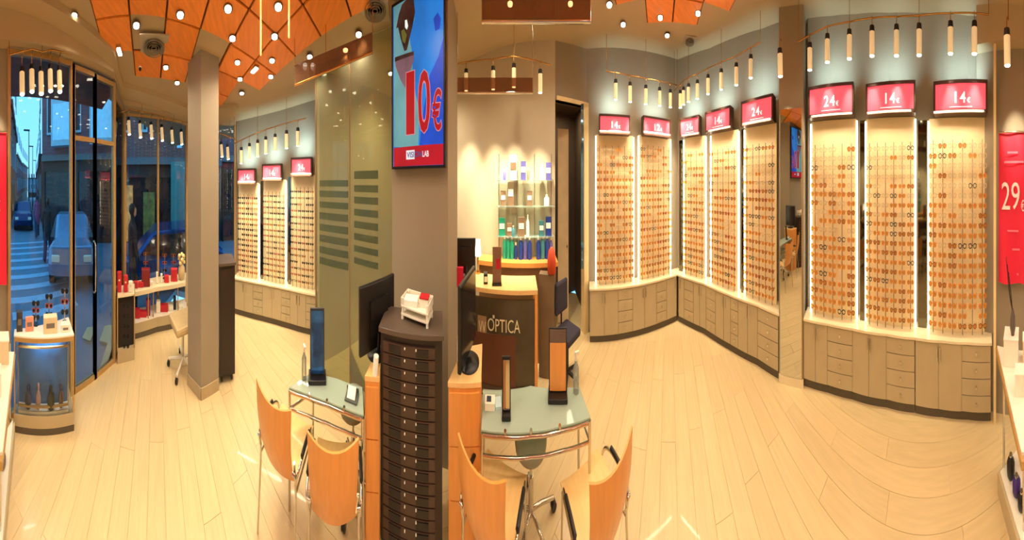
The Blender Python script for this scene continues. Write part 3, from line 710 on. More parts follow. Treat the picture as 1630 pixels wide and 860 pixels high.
for x, y, lb in ((190, 75, 'small rectangular bright ceiling lamp left of the round vent'), (405, 105, 'small rectangular bright ceiling lamp right of the taupe column')):
    p = ceil_hit(x, y); t = thing('ceiling_lamp', lb, 'ceiling light', (p.x, p.y, ceil_z(p.x, p.y) - 0.02), 0.6, 'rectangular ceiling lamps')
    part('housing', MB().box((0, 0, -0.01), (0.18, 0.08, 0.03)), CHROME, t); part('lens', MB().box((0, 0, -0.028), (0.15, 0.06, 0.008)), LAMPON, t)
for (x, y, lb, r), p in zip(VENTS, vpos):
    z = ceil_z(p.x, p.y) - 0.02; t = thing('air_vent', lb, 'vent', (p.x, p.y, z), ta, 'ceiling air vents')
    part('plate', MB().box((0, 0, 0.004), (r * 2.6, r * 2.6, 0.012)), mat('vent_grey', (178, 166, 140), 0.6), t)
    for k in range(4): q = r * (1 - k * 0.24); part('ring', MB().lathe([(q * 0.86, -0.004), (q, -0.028), (q * 1.03, -0.026), (q * 0.9, -0.002)], n=24), mat('vent_dark', (132, 122, 104), 0.5), t)
for x, y, lb in ((89, 20, 'small ceiling sensor beside the single downlight over the front window'), (62, 66, 'tiny dark sensor above the front window'), (223, 104, 'small ceiling camera dome left of the taupe column')):
    p = ceil_hit(x, y); t = thing('ceiling_sensor', lb, 'sensor', (p.x, p.y, ceil_z(p.x, p.y)), 0, 'small ceiling sensors')
    part('base', MB().cyl((0, 0, -0.03), (0, 0, 0.0), 0.035, n=12), WHITEP, t); part('dome', MB().lathe([(0.028, -0.03), (0.024, -0.05), (0.006, -0.06)], n=12), BLACKP, t)
# hanging cords of light
for x, y0, y1, lb in ((415, 0, 88, 'thin glowing hanging rod left of the other one, under the orange tiles'), (460, 0, 60, 'thin glowing hanging rod, the shorter right one under the orange tiles')):
    p = PD(x, 2.05); zt = ceil_z(p.x, p.y); z0 = zat(p, y1); t = thing('light_rod', lb, 'lamp', (p.x, p.y, z0), 0, 'hanging light rods')
    part('rod', MB().cyl((0, 0, 0), (0, 0, zt - z0 - 0.02), 0.009, n=8), mat('rod_glow', (255, 190, 90), 0.4, emit=2.2), t)
    part('ceiling_rose', MB().cyl((0, 0, zt - z0 - 0.03), (0, 0, zt - z0), 0.03, n=12), BRASS, t)

# ------------------------------------------------------------------ taupe column and dark trolley behind it
def colpoly(pts): return [P(*p) for p in pts]
c1, c2, c3 = P(299, 612), P(320, 637), P(348, 620)
mb = MB(); mb.prism([c1, c2, c3, c1 + c3 - c2], 0, 3.9); struct('column_left', mb, TAUPE)
mb = MB(); mb.seg(c1, c2, 0, 0.11, 0.015, 0).seg(c2, c3, 0, 0.11, 0.015, 0); struct('baseboard_left', mb, mat('beige_skirting', (182, 160, 122), 0.5))
def trolley(name, label, FLp, FRp, depth, z0, z1, ndr, cast, faces=True):
    e = (FRp - FLp).normalized(); n = Vector((-e.y, e.x)); n = -n if n.dot(FLp) < 0 else n; W_ = (FRp - FLp).length
    m = (FLp + FRp) / 2; t = thing(name, label, 'drawer cabinet', (m.x + n.x * depth / 2, m.y + n.y * depth / 2, 0), math.atan2(e.y, e.x), 'dark drawer cabinets')
    part('carcass', MB().box((0, 0, (z0 + z1 - 0.03) / 2), (W_, depth, z1 - z0 - 0.03)), DARKW, t)
    part('top', MB().box((0, -0.01, z1 - 0.015), (W_ + 0.03, depth + 0.03, 0.03)), mat('dark_top', (92, 78, 66), 0.3), t, bev=0.004)
    if faces:
        h = (z1 - z0 - 0.10) / ndr
        for k in range(ndr):
            z = z0 + 0.03 + h * (k + 0.5); d = part('drawer', MB().box((-0.02, -depth / 2 - 0.008, z), (W_ - 0.10, 0.016, h - 0.008)), DARKD, t)
            for s in (-1, 1):
                part('insert', MB().box((-0.02 + s * W_ * 0.22, -depth / 2 - 0.018, z), (W_ * 0.20, 0.006, h * 0.62)), BLACKP, d)
            for s in (-0.09, 0.09):
                part('lock_pin', MB().cyl((s * W_ * 1.0, -depth / 2 - 0.014, z + h * 0.25), (s * W_ * 1.0, -depth / 2 - 0.024, z + h * 0.25), 0.006, n=8), WHITEP, d)
    else: part('back_panel', MB().box((0, -depth / 2 - 0.004, (z0 + z1 - 0.03) / 2), (W_ - 0.03, 0.008, z1 - z0 - 0.08)), DARKW, t)
    if cast:
        for sx in (-1, 1):
            for sy in (-1, 1):
                part('caster', MB().cyl((sx * (W_ / 2 - 0.05) - 0.014, sy * (depth / 2 - 0.05), 0.035), (sx * (W_ / 2 - 0.05) + 0.014, sy * (depth / 2 - 0.05), 0.035), 0.035, n=12).box((sx * (W_ / 2 - 0.05), sy * (depth / 2 - 0.05), z0 - 0.008), (0.03, 0.03, 0.05)), BLACKP, t)
    return t
trolley('drawer_cabinet', 'tall dark drawer cabinet on casters standing just behind the taupe column', P(349, 613), P(374, 607), 0.35, 0.075, 1.20, 12, True, False)
trolley('drawer_cabinet', 'tall narrow dark cabinet with many shallow drawers in front of the screen pillar', PD(606, 1.64), PD(704, 1.55), 0.27, 0.0, 1.2, 17, False)

# ------------------------------------------------------------------ screen pillar
q1, q2 = PD(624, 2.34), PD(713, 2.035)
e = (q2 - q1).normalized(); n = Vector((-e.y, e.x)); PB = PD(728, 2.77)
struct('column_center', MB().prism([q1, q2, PB, q1 + (PB - q2)], 0, 3.95), TAUPE)
s0 = Vector(q1) - n * 0.07; s1 = Vector(q2) - n * 0.07
TVL = [s0 - e * 0.2, s1 + e * 0.2]
tl, tr = ray(624, TVL), ray(708.5, TVL); z0 = zat((tl + tr) / 2, 268); z1 = ceil_z(tl.x, tl.y) - 0.06
t = thing('wall_screen', 'tall upright screen on the pillar showing an eye and 10 euro in red', 'screen', ((tl.x + tr.x) / 2 + n.x * 0.07, (tl.y + tr.y) / 2 + n.y * 0.07, z0))
part('casing', MB().seg(tl, tr, z0, z1, -0.004, 0.065), BLACKP, t, True)
on = -n
W_ = (tr - tl).length; H_ = z1 - z0
fr = MB(); bw = 0.018
for (a0, a1, zz0, zz1) in ((0, W_, z0, z0 + bw), (0, W_, z1 - bw, z1), (0, bw, z0, z1), (W_ - bw, W_, z0, z1)): fr.seg(tl + e * a0, tl + e * a1, zz0, zz1, 0.008, 0)
part('bezel', fr, BLACKP, t, True)
SCR = mat('screen_blue', (14, 110, 200), 0.3, emit=0.7, var=0.55, scale=1.7, stretch=(1, 1, 0.6))
def sp(x, y):                                  # spot on the screen plane -> (along, z)
    p = ray(x, [tl - e * 0.2, tr + e * 0.2]); return ((p - tl).dot(e), zat(p, y))
def spl(name, pts, m, out): 
    pp = [sp(x, y) for x, y in pts]; pp = [(min(max(a, bw), W_ - bw), min(max(z, z0 + bw), z1 - bw)) for a, z in pp]
    return part(name, flat(pp, tl, e, on, out), m, t, True)
part('picture', MB().seg(tl + e * bw, tr - e * bw, z0 + bw, z1 - bw, 0.001, 0), SCR, t, True)
SK = mat('screen_skin', (92, 160, 178), 0.4, emit=0.45, var=0.3, scale=2); EY = mat('screen_dark', (52, 36, 34), 0.4, emit=0.5, var=0.6, scale=8)
BRW = mat('screen_mauve', (104, 84, 100), 0.4, emit=0.5, var=0.3, scale=5); DB = mat('screen_deep_blue', (8, 60, 170), 0.4, emit=0.8, var=0.3, scale=3)
spl('skin_area', [(627, -8), (655, -8), (660, 30), (652, 60), (656, 84), (658, 130), (668, 180), (666, 236), (627, 234)], SK, 0.003)
spl('deep_blue_area', [(706, 60), (706, 234), (668, 233), (672, 190), (684, 120), (698, 90)], DB, 0.003)
spl('eyelid_shape', [(640, 8), (648, -8), (658, -8), (661, 20), (657, 42), (652, 62), (648, 80), (644, 82), (638, 62), (634, 44), (631, 46), (635, 24)], EY, 0.005)
spl('pupil_glint', [(645, 33), (648, 32), (650, 42), (648, 48), (645, 44)], mat('screen_glint', (190, 220, 220), 0.4, emit=0.9), 0.007)
spl('iris_shape', [(639, 50), (643, 47), (648, 56), (645, 70), (641, 66)], mat('screen_olive', (86, 92, 40), 0.4, emit=0.7), 0.0065)
spl('lash_shadow', [(629, 94), (659, 83), (659, 96), (650, 122), (645, 140), (638, 128), (630, 106)], BRW, 0.005)
spl('lash_line', [(629, 92), (659, 82), (659, 88), (629, 99)], EY, 0.0065)
spl('faint_eye', [(690, 30), (697, 20), (702, 30), (700, 46), (693, 50)], DB, 0.004)
spl('red_band', [(627, 236), (706, 229), (706, 262), (627, 269)], mat('screen_red', (150, 10, 30), 0.4, emit=0.6, var=0.1), 0.005)
TW = mat('screen_outline', (196, 140, 156), 0.4, emit=0.45); TR = mat('screen_numeral', (158, 12, 24), 0.4, emit=0.35)
def tsc(body, xa, xb, ya, yb, nm):
    a0, zt_ = sp(xa, ya); a1, zt2 = sp(xb, ya); zb_ = sp((xa + xb) / 2, yb)[1]; zt_ = (zt_ + zt2) / 2
    for m_, o_, bo, gx in ((TW, 0.007, 0.03, 0.007), (TR, 0.009, 0.012, 0.0)):
        part(nm, text_mb(body, tl + e * (a0 - gx), tl + e * (a1 + gx), zb_ - gx, zt_ + gx, o_, bo), m_, t, True)
tsc('1', 647, 660, 115, 214, 'numeral'); tsc('0', 666, 685, 112, 212, 'numeral'); tsc('€', 688, 703, 142, 208, 'euro_mark')
a0, zc = sp(647, 240); a1, _ = sp(658, 240); zb_ = sp(652, 254)[1]
part('brand_block', MB().seg(tl + e * a0, tl + e * (a1 + 0.02), zb_, zc, 0.008, -0.007), mat('screen_grey', (190, 200, 215), 0.4, emit=0.7), t, True)
part('brand_text', text_mb('VISION', tl + e * (a0 + 0.01), tl + e * sp(672, 240)[0], zb_ + 0.012, zc - 0.012, 0.010, 0.02), mat('screen_ink', (60, 70, 130), 0.4, emit=0.5), t, True)
part('brand_text', text_mb('LAB', tl + e * sp(673, 240)[0], tl + e * sp(683, 240)[0], zb_ + 0.012, zc - 0.012, 0.010, 0.02), mat('screen_grey', (190, 200, 215), 0.4, emit=0.7), t, True)

# ------------------------------------------------------------------ green glass partition
G0, G1, G2 = PD(503, 3.10), PD(557, 2.80), PD(624, 2.46)
t = thing('glass_partition', 'green tinted glass partition with frosted stripes between the far left displays and the screen pillar', 'partition', (G1.x, G1.y, 0))
for a, b, ys in ((G0, G1, [(287, 297), (304, 314), (322, 332), (340, 351), (359, 370), (377, 388), (396, 407), (414, 425)]), (G1, G2, [(272, 285), (295, 306), (314, 325), (334, 345), (354, 365), (374, 385), (394, 404), (414, 424)])):
    g = part('pane', MB().seg(a, b, 0.02, ceil_z(a.x, a.y) - 0.01, 0.005, 0.005), GREENG, t, True)
    e_ = (b - a).normalized(); L = (b - a).length; aa, bb = a + e_ * L * 0.12, b - e_ * (0.03 if a is G0 else L * 0.30); mm = (aa + bb) / 2
    for y0_, y1_ in ys: part('frosted_stripe', MB().seg(aa, bb, zat(mm, y1_), zat(mm, y0_), 0.0075, -0.0055), FROST, g, True)
for p, w in ((G0, 0.022), (G1, 0.014)): part('post', MB().box((p.x, p.y, 1.65), (w, w, 3.3), 0.5), mat('brown_frame', (142, 104, 66), 0.4), t, True)
part('floor_rail', MB().seg(G0, G1, 0, 0.03, 0.012, 0.012).seg(G1, G2, 0, 0.03, 0.012, 0.012), GOLD, t, True)
# hanging smoked pelmets with chrome lower rail
def pelmet(label, pts, ztop, zb, lamps, rail=0.014, m=REDG):
    c = sum(pts, Vector((0, 0))) / len(pts); t = thing('hanging_pelmet', label, 'pelmet', (c.x, c.y, zb), 0, 'smoked hanging pelmets')
    mb = MB()
    for i in range(len(pts) - 1): mb.seg(pts[i], pts[i + 1], zb, ztop, 0.004, 0.004)
    part('smoked_panel', mb, m, t, True)
    part('lower_rail', MB().tube([(p.x, p.y, zb) for p in pts], rail, n=8, sub=3), CHROME, t, True)
    for p in (pts[0], pts[-1]): part('hanger', MB().cyl((p.x, p.y, zb), (p.x, p.y, ceil_z(p.x, p.y) + 0.02), 0.006, n=6), CHROME, t, True)
pl = [PD(767 + k * 173 / 6, 2.25) for k in range(7)]
pelmet('curved smoked brown pelmet with a chrome lower rail hanging over the reception desk', pl, 3.44, zat(pl[3], 35), 0, 0.02)
pl = [PD(728 + k * 120 / 4, 2.62) for k in range(5)]
pelmet('lower reddish glass shelf rail in front of the white reception wall spotlights', pl, zat(pl[2], 124), zat(pl[2], 148), 0, 0.012)
pl = [PD(469 + k * 124 / 5, 2.55 - 0.07 * k) for k in range(6)]
t_ = thing('hanging_pelmet', 'slanting smoked red brown pelmet over the glass partition', 'pelmet', (pl[2].x, pl[2].y, 2.9), 0, 'smoked hanging pelmets')
mb = MB()
for i in range(5):
    za = [zat(pl[i], 136 - 10.5 * i), zat(pl[i + 1], 136 - 10.5 * (i + 1))]; zz = [zat(pl[i], 104 - 10.5 * i), zat(pl[i + 1], 104 - 10.5 * (i + 1))]
    a, b = pl[i], pl[i + 1]; mb.prism([a, b, b * 1.004, a * 1.004], [za[0], za[1], za[1], za[0]], [zz[0], zz[1], zz[1], zz[0]])
part('smoked_panel', mb, REDG, t_, True)
part('lower_rail', MB().tube([(p.x, p.y, zat(p, 136 - 10.5 * i)) for i, p in enumerate(pl)], 0.012, n=8), BRASS, t_, True)
for i in (0, 2, 5): part('hanger', MB().cyl((pl[i].x, pl[i].y, zat(pl[i], 104 - 10.5 * i)), (pl[i].x, pl[i].y, ceil_z(pl[i].x, pl[i].y)), 0.005, n=6), BRASS, t_, True)

# ------------------------------------------------------------------ desks
def desk(label, FP, BP, z):
    FP = [P(x, y, z) for x, y in FP]; BP = [P(x, y, z) for x, y in BP]      # front and back edges, left to right
    loop = FP + BP[::-1]; c = sum(loop, Vector((0, 0))) / len(loop); t = thing('glass_desk', label, 'desk', (c.x, c.y, 0), 0, 'glass topped desks')
    part('glass_top', MB().prism(loop, z - 0.012, z), TABLEG, t, True, bev=0.003)
    sh_ = lambda p: c + (p - c) * 0.985
    for a, dz, rr, nm in ((FP, 0.026, 0.012, 'rail'), (BP, 0.026, 0.012, 'rail'), ([FP[0], BP[0]], 0.026, 0.012, 'rail'), ([FP[-1], BP[-1]], 0.026, 0.012, 'rail'),
                          (FP, 0.13, 0.010, 'lower_rail'), ([FP[0], BP[0]], 0.13, 0.010, 'lower_rail'), ([FP[-1], BP[-1]], 0.13, 0.010, 'lower_rail')):
        part(nm, MB().tube([(sh_(p).x, sh_(p).y, z - dz) for p in a], rr, n=8, sub=1), CHROME, t, True)
    for p in (FP[0], FP[-1], BP[0], BP[-1]): p = sh_(p); part('leg', MB().cyl((p.x, p.y, 0), (p.x, p.y, z - 0.015), 0.013, n=10), CHROME, t, True)
    for k in (1, 2, 3):
        p = FP[min(k, len(FP) - 2)].lerp(c, 0.08) if len(FP) > 4 else FP[0].lerp(FP[-1], 0.25 * k).lerp(c, 0.15); part('glass_mount', MB().cyl((p.x, p.y, z - 0.026), (p.x, p.y, z + 0.002), 0.012, n=8), CHROME, t, True)
    return t
ZD = 0.75
desk('glass topped desk with chrome legs in front of the reception counter', [(766, 684), (800, 688), (845, 687), (895, 678), (940, 664)], [(769, 619), (845, 614), (922, 615)], ZD)
desk('glass topped desk with chrome legs left of the screen pillar', [(460, 616), (490, 627), (520, 638), (550, 650), (579, 661)], [(498, 591), (535, 602), (577, 616)], ZD)
# wooden side cabinets beside the pillar
def woodcab(label, poly, z, drawers=3):
    a, b, c_, d = poly; m = (a + b + c_ + d) / 4; t = thing('wooden_cabinet', label, 'cabinet', (m.x, m.y, 0), 0, 'beech side cabinets')
    part('body', MB().prism([p for p in poly], 0, z - 0.03), BEECH, t, True)
    s = [m + (p - m) * 1.04 for p in poly]; part('top', MB().prism(s, z - 0.03, z), BEECHL, t, True, bev=0.003)
    e_ = (b - a).normalized(); w = (b - a).length
    for k in range(drawers):
        z0_ = 0.05 + k * (z - 0.10) / drawers; part('drawer_front', MB().seg(a + e_ * 0.012, b - e_ * 0.012, z0_ + 0.004, z0_ + (z - 0.10) / drawers - 0.004, 0.012, 0), BEECH, t, True)
    return t
woodcab('beech side cabinet right of the dark drawer cabinet, carrying the turned monitor', [P(714, 607, .95), P(765, 607, .95), P(767, 548, .95), P(738, 553, .95)], .95)
woodcab('beech side cabinet squeezed between the left desk and the dark drawer cabinet', [P(581, 598, .95), P(604, 600, .95), P(606, 575, .95), P(592, 575, .95)], .95)
def monitor(label, cx, w, h, z, rz, nk=0.05, group='black desk monitors'):
    t = thing('monitor', label, 'monitor', (cx.x, cx.y, z), rz, group)
    part('foot', MB().lathe([(0.11, 0), (0.11, 0.012), (0.03, 0.02)], n=20), BLACKP, t, bev=0.0)
    part('neck', MB().tube([(0, 0.0, 0.015), (0, 0.03, nk * 0.6), (0, 0.035, nk + 0.1)], 0.018, n=8), BLACKP, t)
    s = part('housing', MB().box((0, 0.012, nk + h / 2), (w, 0.035, h)), BLACKP, t, bev=0.008)
    part('screen', MB().box((0, -0.007, nk + h / 2), (w - 0.03, 0.004, h - 0.03)), mat('screen_off', (30, 28, 30), 0.12), s)
    part('back_bulge', MB().box((0, 0.038, nk + h / 2), (w * 0.5, 0.03, h * 0.5)), BLACKP, s)
    return t
p = PD(746, 1.70)
monitor('black monitor seen edge on, standing on the right beech cabinet', p, 0.42, 0.46, .95, -az(746) + math.radians(68))
p = PD(604, 1.62)
monitor('big black monitor seen from behind, left of the screen pillar', PD(600, 1.80), 0.46, 0.40, .95, -az(601) + math.radians(35) + PI, group='black desk monitors')
# white tray rack on the dark cabinet
t = thing('document_tray', 'white plastic letter tray rack on top of the dark drawer cabinet', 'tray', (*PD(664, 1.72), 1.2), math.radians(10))
w, dp = 0.30, 0.16
part('tray', MB().box((0, 0, 0.075), (w, dp, 0.012)).box((0, dp / 2, 0.10), (w, 0.008, 0.05)).box((-w / 2, 0, 0.10), (0.008, dp, 0.05)).box((w / 2, 0, 0.10), (0.008, dp, 0.05)), WHITEP, t, bev=0.003)
part('tray', MB().box((0, 0, 0.03), (w, dp, 0.010)), WHITEP, t)
for sx in (-1, 1):
    for sy in (-1, 1): part('leg', MB().cyl((sx * (w / 2 - 0.012), sy * (dp / 2 - 0.012), 0), (sx * (w / 2 - 0.016), sy * (dp / 2 - 0.016), 0.12), 0.014, 0.010, n=8), WHITEP, t)
t2 = thing('paper_box', 'small red and white box sitting on the white letter tray rack', 'box', (*(PD(676, 1.70)), 1.2815), 0.3)
part('box_body', MB().box((0, 0, 0.025), (0.09, 0.07, 0.05)), WHITEP, t2); part('red_top', MB().box((0, 0.0, 0.054), (0.095, 0.075, 0.01)), RED, t2)
solo('paper_stack', MB().box((*PD(655, 1.73), 1.30), (0.14, 0.10, 0.035), 0.4), mat('paper', (250, 246, 232), 0.7), 'stack of white paper in the letter tray rack on the dark cabinet', 'paper')
solo('paper_roll', MB().cyl((*PD(597, 1.60), .95), (*PD(599, 1.60), 1.05), 0.025, n=12), mat('paper', (250, 246, 232), 0.7), 'small cream paper roll on the left beech cabinet', 'paper')

# ------------------------------------------------------------------ stools and chairs
def make_stool(label, p, group):
    t = thing('stool', label, 'stool', (p.x, p.y, 0), 0.3, group)
    part('seat', MB().lathe([(0.02, 0.50), (0.135, 0.505), (0.16, 0.525), (0.163, 0.55), (0.145, 0.575), (0.02, 0.582)], n=28), SEATG, t)
    part('column', MB().cyl((0, 0, 0.12), (0, 0, 0.34), 0.025, n=12).cyl((0, 0, 0.34), (0, 0, 0.50), 0.014, n=12), CHROME, t)
    for k in range(5):
        a = 2 * PI * k / 5; c, s = math.cos(a), math.sin(a)
        l = part('base_arm', MB().tube([(0, 0, 0.14), (c * 0.12, s * 0.12, 0.125), (c * 0.27, s * 0.27, 0.075)], 0.014, n=8), CHROME, t)
        part('caster', MB().cyl((c * 0.27 - s * 0.02, s * 0.27 + c * 0.02, 0.03), (c * 0.27 + s * 0.02, s * 0.27 - c * 0.02, 0.03), 0.03, n=12), BLACKP, l)
    return t
make_stool('round grey green swivel stool under the front edge of the right glass desk', PD(845, 1.66), 'round swivel stools')
make_stool('round grey green swivel stool half hidden behind the left desk and cabinet', PD(562, 1.93), 'round swivel stools')
def make_chair(label):
    t = thing('visitor_chair', label, 'chair', (0, 0, 0), 0, 'beech visitor chairs')     # faces +Y, back at y=0
    g = []
    for i in range(9):
        v = i / 8; z = 0.47 + v * 0.40; row = []
        for j in range(9):
            u = -1 + j / 4; hw = 0.175 + 0.025 * v; top = 0.03 * u * u * (v ** 2)
            row.append((u * hw, -0.02 - 0.09 * v - 0.0 + 0.04 * u * u - 0.03 * math.sin(v * PI), z + top))
        g.append(row)
    part('backrest', MB().sheet(g, 0.012), BEECH, t)
    g = []
    for i in range(8):
        v = i / 7; row = []
        for j in range(7):
            u = -1 + j / 3; row.append((u * (0.19 + 0.02 * v), 0.03 + v * 0.40, 0.445 + 0.012 * u * u + 0.015 * math.sin(v * 3) - 0.02 * max(0, v - 0.7) * 3))
        g.append(row)
    part('seat', MB().sheet(g, 0.012), BEECHL, t)
    for s in (-1, 1):
        x = s * 0.205
        part('leg', MB().tube([(x, -0.05, 0.0), (x, -0.02, 0.25), (x, 0.00, 0.44), (x * 0.97, -0.02, 0.60)], 0.010, n=8), CHROME, t)
        part('leg', MB().tube([(x, 0.42, 0.0), (x, 0.40, 0.25), (x, 0.385, 0.43)], 0.010, n=8), CHROME, t)
        a = part('armrest', MB().tube([(x * 0.99, -0.01, 0.48), (x * 1.10, 0.0, 0.54), (x * 1.14, 0.10, 0.560), (x * 1.14, 0.22, 0.555), (x * 1.08, 0.32, 0.52), (x, 0.37, 0.43)], 0.010, n=8), CHROME, t)
        part('arm_pad', MB().tube([(x * 1.14, 0.07, 0.572), (x * 1.14, 0.15, 0.575), (x * 1.14, 0.24, 0.568)], 0.016, n=8), BLACKP, a)
        part('seat_rail', MB().cyl((x, 0.0, 0.43), (x, 0.39, 0.43), 0.009, n=8), CHROME, t)
        part('bolt', MB().cyl((s * 0.188, -0.03, 0.55), (s * 0.215, -0.03, 0.55), 0.012, n=8), CHROME, t)
    return t
ch = make_chair('beech chair nearest the pillar on the right, back curved, before the right desk')
def place(o, x, d, facing_deg, lb=None):
    p = PD(x, d); o.location = (p.x, p.y, 0); o.rotation_euler = (0, 0, -math.radians(facing_deg))
    if lb: o['label'] = lb
place(ch, 772, 1.23, 20)
c2_ = dup(ch, (0, 0, 0)); place(c2_, 966, 1.24, -4, 'beech chair on the right side of the right desk, back edge pointing up')
c3_ = dup(ch, (0, 0, 0)); place(c3_, 441, 1.58, -48, 'beech chair furthest left, standing before the corner of the left desk')
c4_ = dup(ch, (0, 0, 0)); place(c4_, 531, 1.33, -58, 'beech chair seen squarely from behind, left of the dark drawer cabinet')
# cream office chair behind the taupe column
p = PD(291, 3.15); t = thing('office_chair', 'cream swivel office chair half hidden behind the taupe column', 'chair', (p.x, p.y, 0), 0.9)
CR = mat('cream_leather', (206, 178, 128), 0.45)
part('backrest', MB().sheet([[(u * 0.2, 0.2 + 0.05 * v - 0.03 * u * u, 0.62 + 0.62 * v) for u in (-1, -.5, 0, .5, 1)] for v in (0, .25, .5, .75, 1)], 0.06), CR, t, bev=0.01)
part('seat', MB().box((0, 0, 0.50), (0.44, 0.44, 0.09)), CR, t, bev=0.03)
part('post', MB().cyl((0, 0, 0.1), (0, 0, 0.46), 0.025), CHROME, t)
for k in range(5):
    a = 2 * PI * k / 5 + 0.4; c, s = math.cos(a), math.sin(a); l = part('base_arm', MB().tube([(0, 0, 0.12), (c * 0.28, s * 0.28, 0.08)], 0.018, n=8, sub=1), WHITEP, t)
    part('caster', MB().cyl((c * 0.28 - s * 0.02, s * 0.28 + c * 0.02, 0.03), (c * 0.28 + s * 0.02, s * 0.28 - c * 0.02, 0.03), 0.03, n=12), BLACKP, l)

# ------------------------------------------------------------------ things on the desks
def table_mirror(label, p, z, h, w, rz, front, back=BLACKP, lean=0.12, base=(0.17, 0.12), frame=BLACKP, topcol=None):
    t = thing('table_mirror', label, 'mirror', (p.x, p.y, z), rz, 'framed mirrors standing on the desks')
    part('base', MB().box((0, 0, 0.014), (base[0], base[1], 0.028)), BLACKP, t, bev=0.006)
    M = Matrix.Rotation(-lean, 3, 'X')
    part('frame', MB().box(M @ Vector((0, 0.01, h / 2 + 0.02)), (w, 0.016, h), M=M), frame, t, bev=0.003)
    part('glass', MB().box(M @ Vector((0, 0.0, h / 2 + 0.02)), (w - 0.022, 0.006, h - 0.03), M=M), front, t)
    if topcol: part('top_band', MB().box(M @ Vector((0, -0.002, h * 0.88 + 0.02)), (w - 0.02, 0.006, h * 0.2), M=M), topcol, t)
    return t
table_mirror('small black framed mirror standing on the left end of the right glass desk', P(806, 664, ZD), ZD, 0.28, 0.085, -az(806), mat('mirror_grey', (200, 192, 170), 0.06, 0.9), base=(0.085, 0.07))
table_mirror('beech backed mirror with a grey top standing on a black tray, right glass desk', P(888, 632, ZD), ZD, 0.37, 0.19, -az(889), BEECH, base=(0.20, 0.13), lean=0.05, topcol=mat('grey_band', (104, 84, 72), 0.5))
table_mirror('mirror with blue reflections on a black tray at the back of the left glass desk', P(505, 604, ZD), ZD, 0.42, 0.165, -az(505), mat('blue_reflection', (52, 104, 176), 0.08, 0.6, var=0.5, scale=9), base=(0.20, 0.12), lean=0.05, frame=mat('dark_teal_frame', (48, 52, 60), 0.3))
def bottle(label, p, z, h, r, m, cap=WHITEP, group=None, cat='bottle'):
    t = thing('pump_bottle', label, cat, (p.x, p.y, z), 0, group)
    part('body', MB().lathe([(r, 0), (r, h * 0.6), (r * 0.45, h * 0.72), (r * 0.4, h * 0.78)], n=14), m, t)
    part('pump', MB().cyl((0, 0, h * 0.78), (0, 0, h * 0.93), r * 0.35, n=10).box((0.012, 0, h * 0.96), (0.045, 0.018, h * 0.07)), cap, t)
BG = glassmat('bottle_glass', (0.9, 0.93, 0.88), 0.25, (0.8, 0.8, 0.7))
bottle('clear pump bottle with a white head at the right end of the right glass desk', P(917, 624, ZD), ZD, 0.24, 0.030, BG, group='clear pump bottles')
bottle('clear pump bottle at the far corner of the left glass desk', P(484, 603, ZD), ZD, 0.22, 0.026, BG, group='clear pump bottles')
t = thing('card_box', 'small blue and white card box on the left end of the right glass desk', 'box', (*P(780, 647, ZD), ZD), 0.1)
part('box_body', MB().box((0, 0, 0.02), (0.10, 0.07, 0.04)), WHITEP, t); part('print', MB().box((-0.01, 0, 0.042), (0.045, 0.04, 0.004)), mat('navy', (36, 46, 70), 0.5), t)
solo('notepad', MB().box((*P(793, 644, ZD), ZD + 0.008), (0.06, 0.08, 0.016), 0.2), mat('pale_blue_paper', (190, 212, 214), 0.6), 'pale blue note pad beside the small black framed mirror', 'notepad')
t = thing('leaflet_tray', 'small dark tray holding a folded white leaflet on the left glass desk', 'tray', (*P(560, 634, ZD), ZD), 0.7)
part('tray', MB().box((0, 0, 0.006), (0.13, 0.09, 0.012)).box((0, 0.043, 0.02), (0.13, 0.006, 0.03)), mat('smoke_tray', (86, 92, 86), 0.3), t)
part('leaflet', MB().prism([(-0.045, -0.03), (0.04, -0.03), (0.04, 0.03), (-0.045, 0.03)], [0.014] * 4, [0.016, 0.016, 0.05, 0.05]), WHITEP, t)

# ------------------------------------------------------------------ reception counter with lettering
ZR = 1.02
RL, RR = PD(757, 2.62), PD(855, 2.62)
RL = PD(740, 2.80); RR = PD(856, 2.66); e = (RR - RL).normalized(); n = Vector((-e.y, e.x)); n = -n if n.dot(RL) < 0 else n
mid = (RL + RR) / 2; t = thing('reception_counter', 'reception counter with beech frame and dark front panel lettered OPTICA', 'counter', (mid.x + n.x * .3, mid.y + n.y * .3, 0))
part('top', MB().seg(RL, RR, ZR - 0.045, ZR, 0.0, 0.42), BEECHL, t, True, bev=0.004)
part('leg', MB().seg(RR - e * 0.045, RR, 0, ZR - 0.045, 0, 0.05), BEECH, t, True)
part('leg', MB().seg(RL, RL + e * 0.045, 0, ZR - 0.045, 0, 0.05), BEECH, t, True)
part('leg', MB().seg(RR - e * 0.045, RR, 0, ZR - 0.045, -0.37, 0.42), BEECH, t, True)
DF = mat('counter_front', (84, 74, 54), 0.22, 0.2, var=0.1)
part('front_panel', MB().seg(RL + e * 0.05, RR - e * 0.05, 0.02, ZR - 0.10, -0.02, 0.05), DF, t, True)
part('lower_panel', MB().seg(RL + e * 0.10, RR - e * 0.36, 0.03, 0.60, -0.01, 0.02), mat('reddish_brown_panel', (98, 56, 34), 0.4), t, True)
part('lower_ledge', MB().seg(RL + e * 0.05, RR - e * 0.05, 0.08, 0.13, -0.0, 0.02), mat('dark_ledge', (70, 50, 36), 0.4), t, True)
def rp(x): return ray(x, [RL - e * 0.3, RR + e * 0.3])
lt = part('lettering', text_mb('OPTICA', rp(776), rp(828), zat(rp(800), 531), zat(rp(800), 510), -0.014, 0.0), mat('letter_cream', (226, 214, 170), 0.35), t, True)
part('accent', MB().seg(rp(784), rp(787), zat(rp(785), 508), zat(rp(785), 503), -0.012, 0.016), MATS['letter_cream'], t, True)
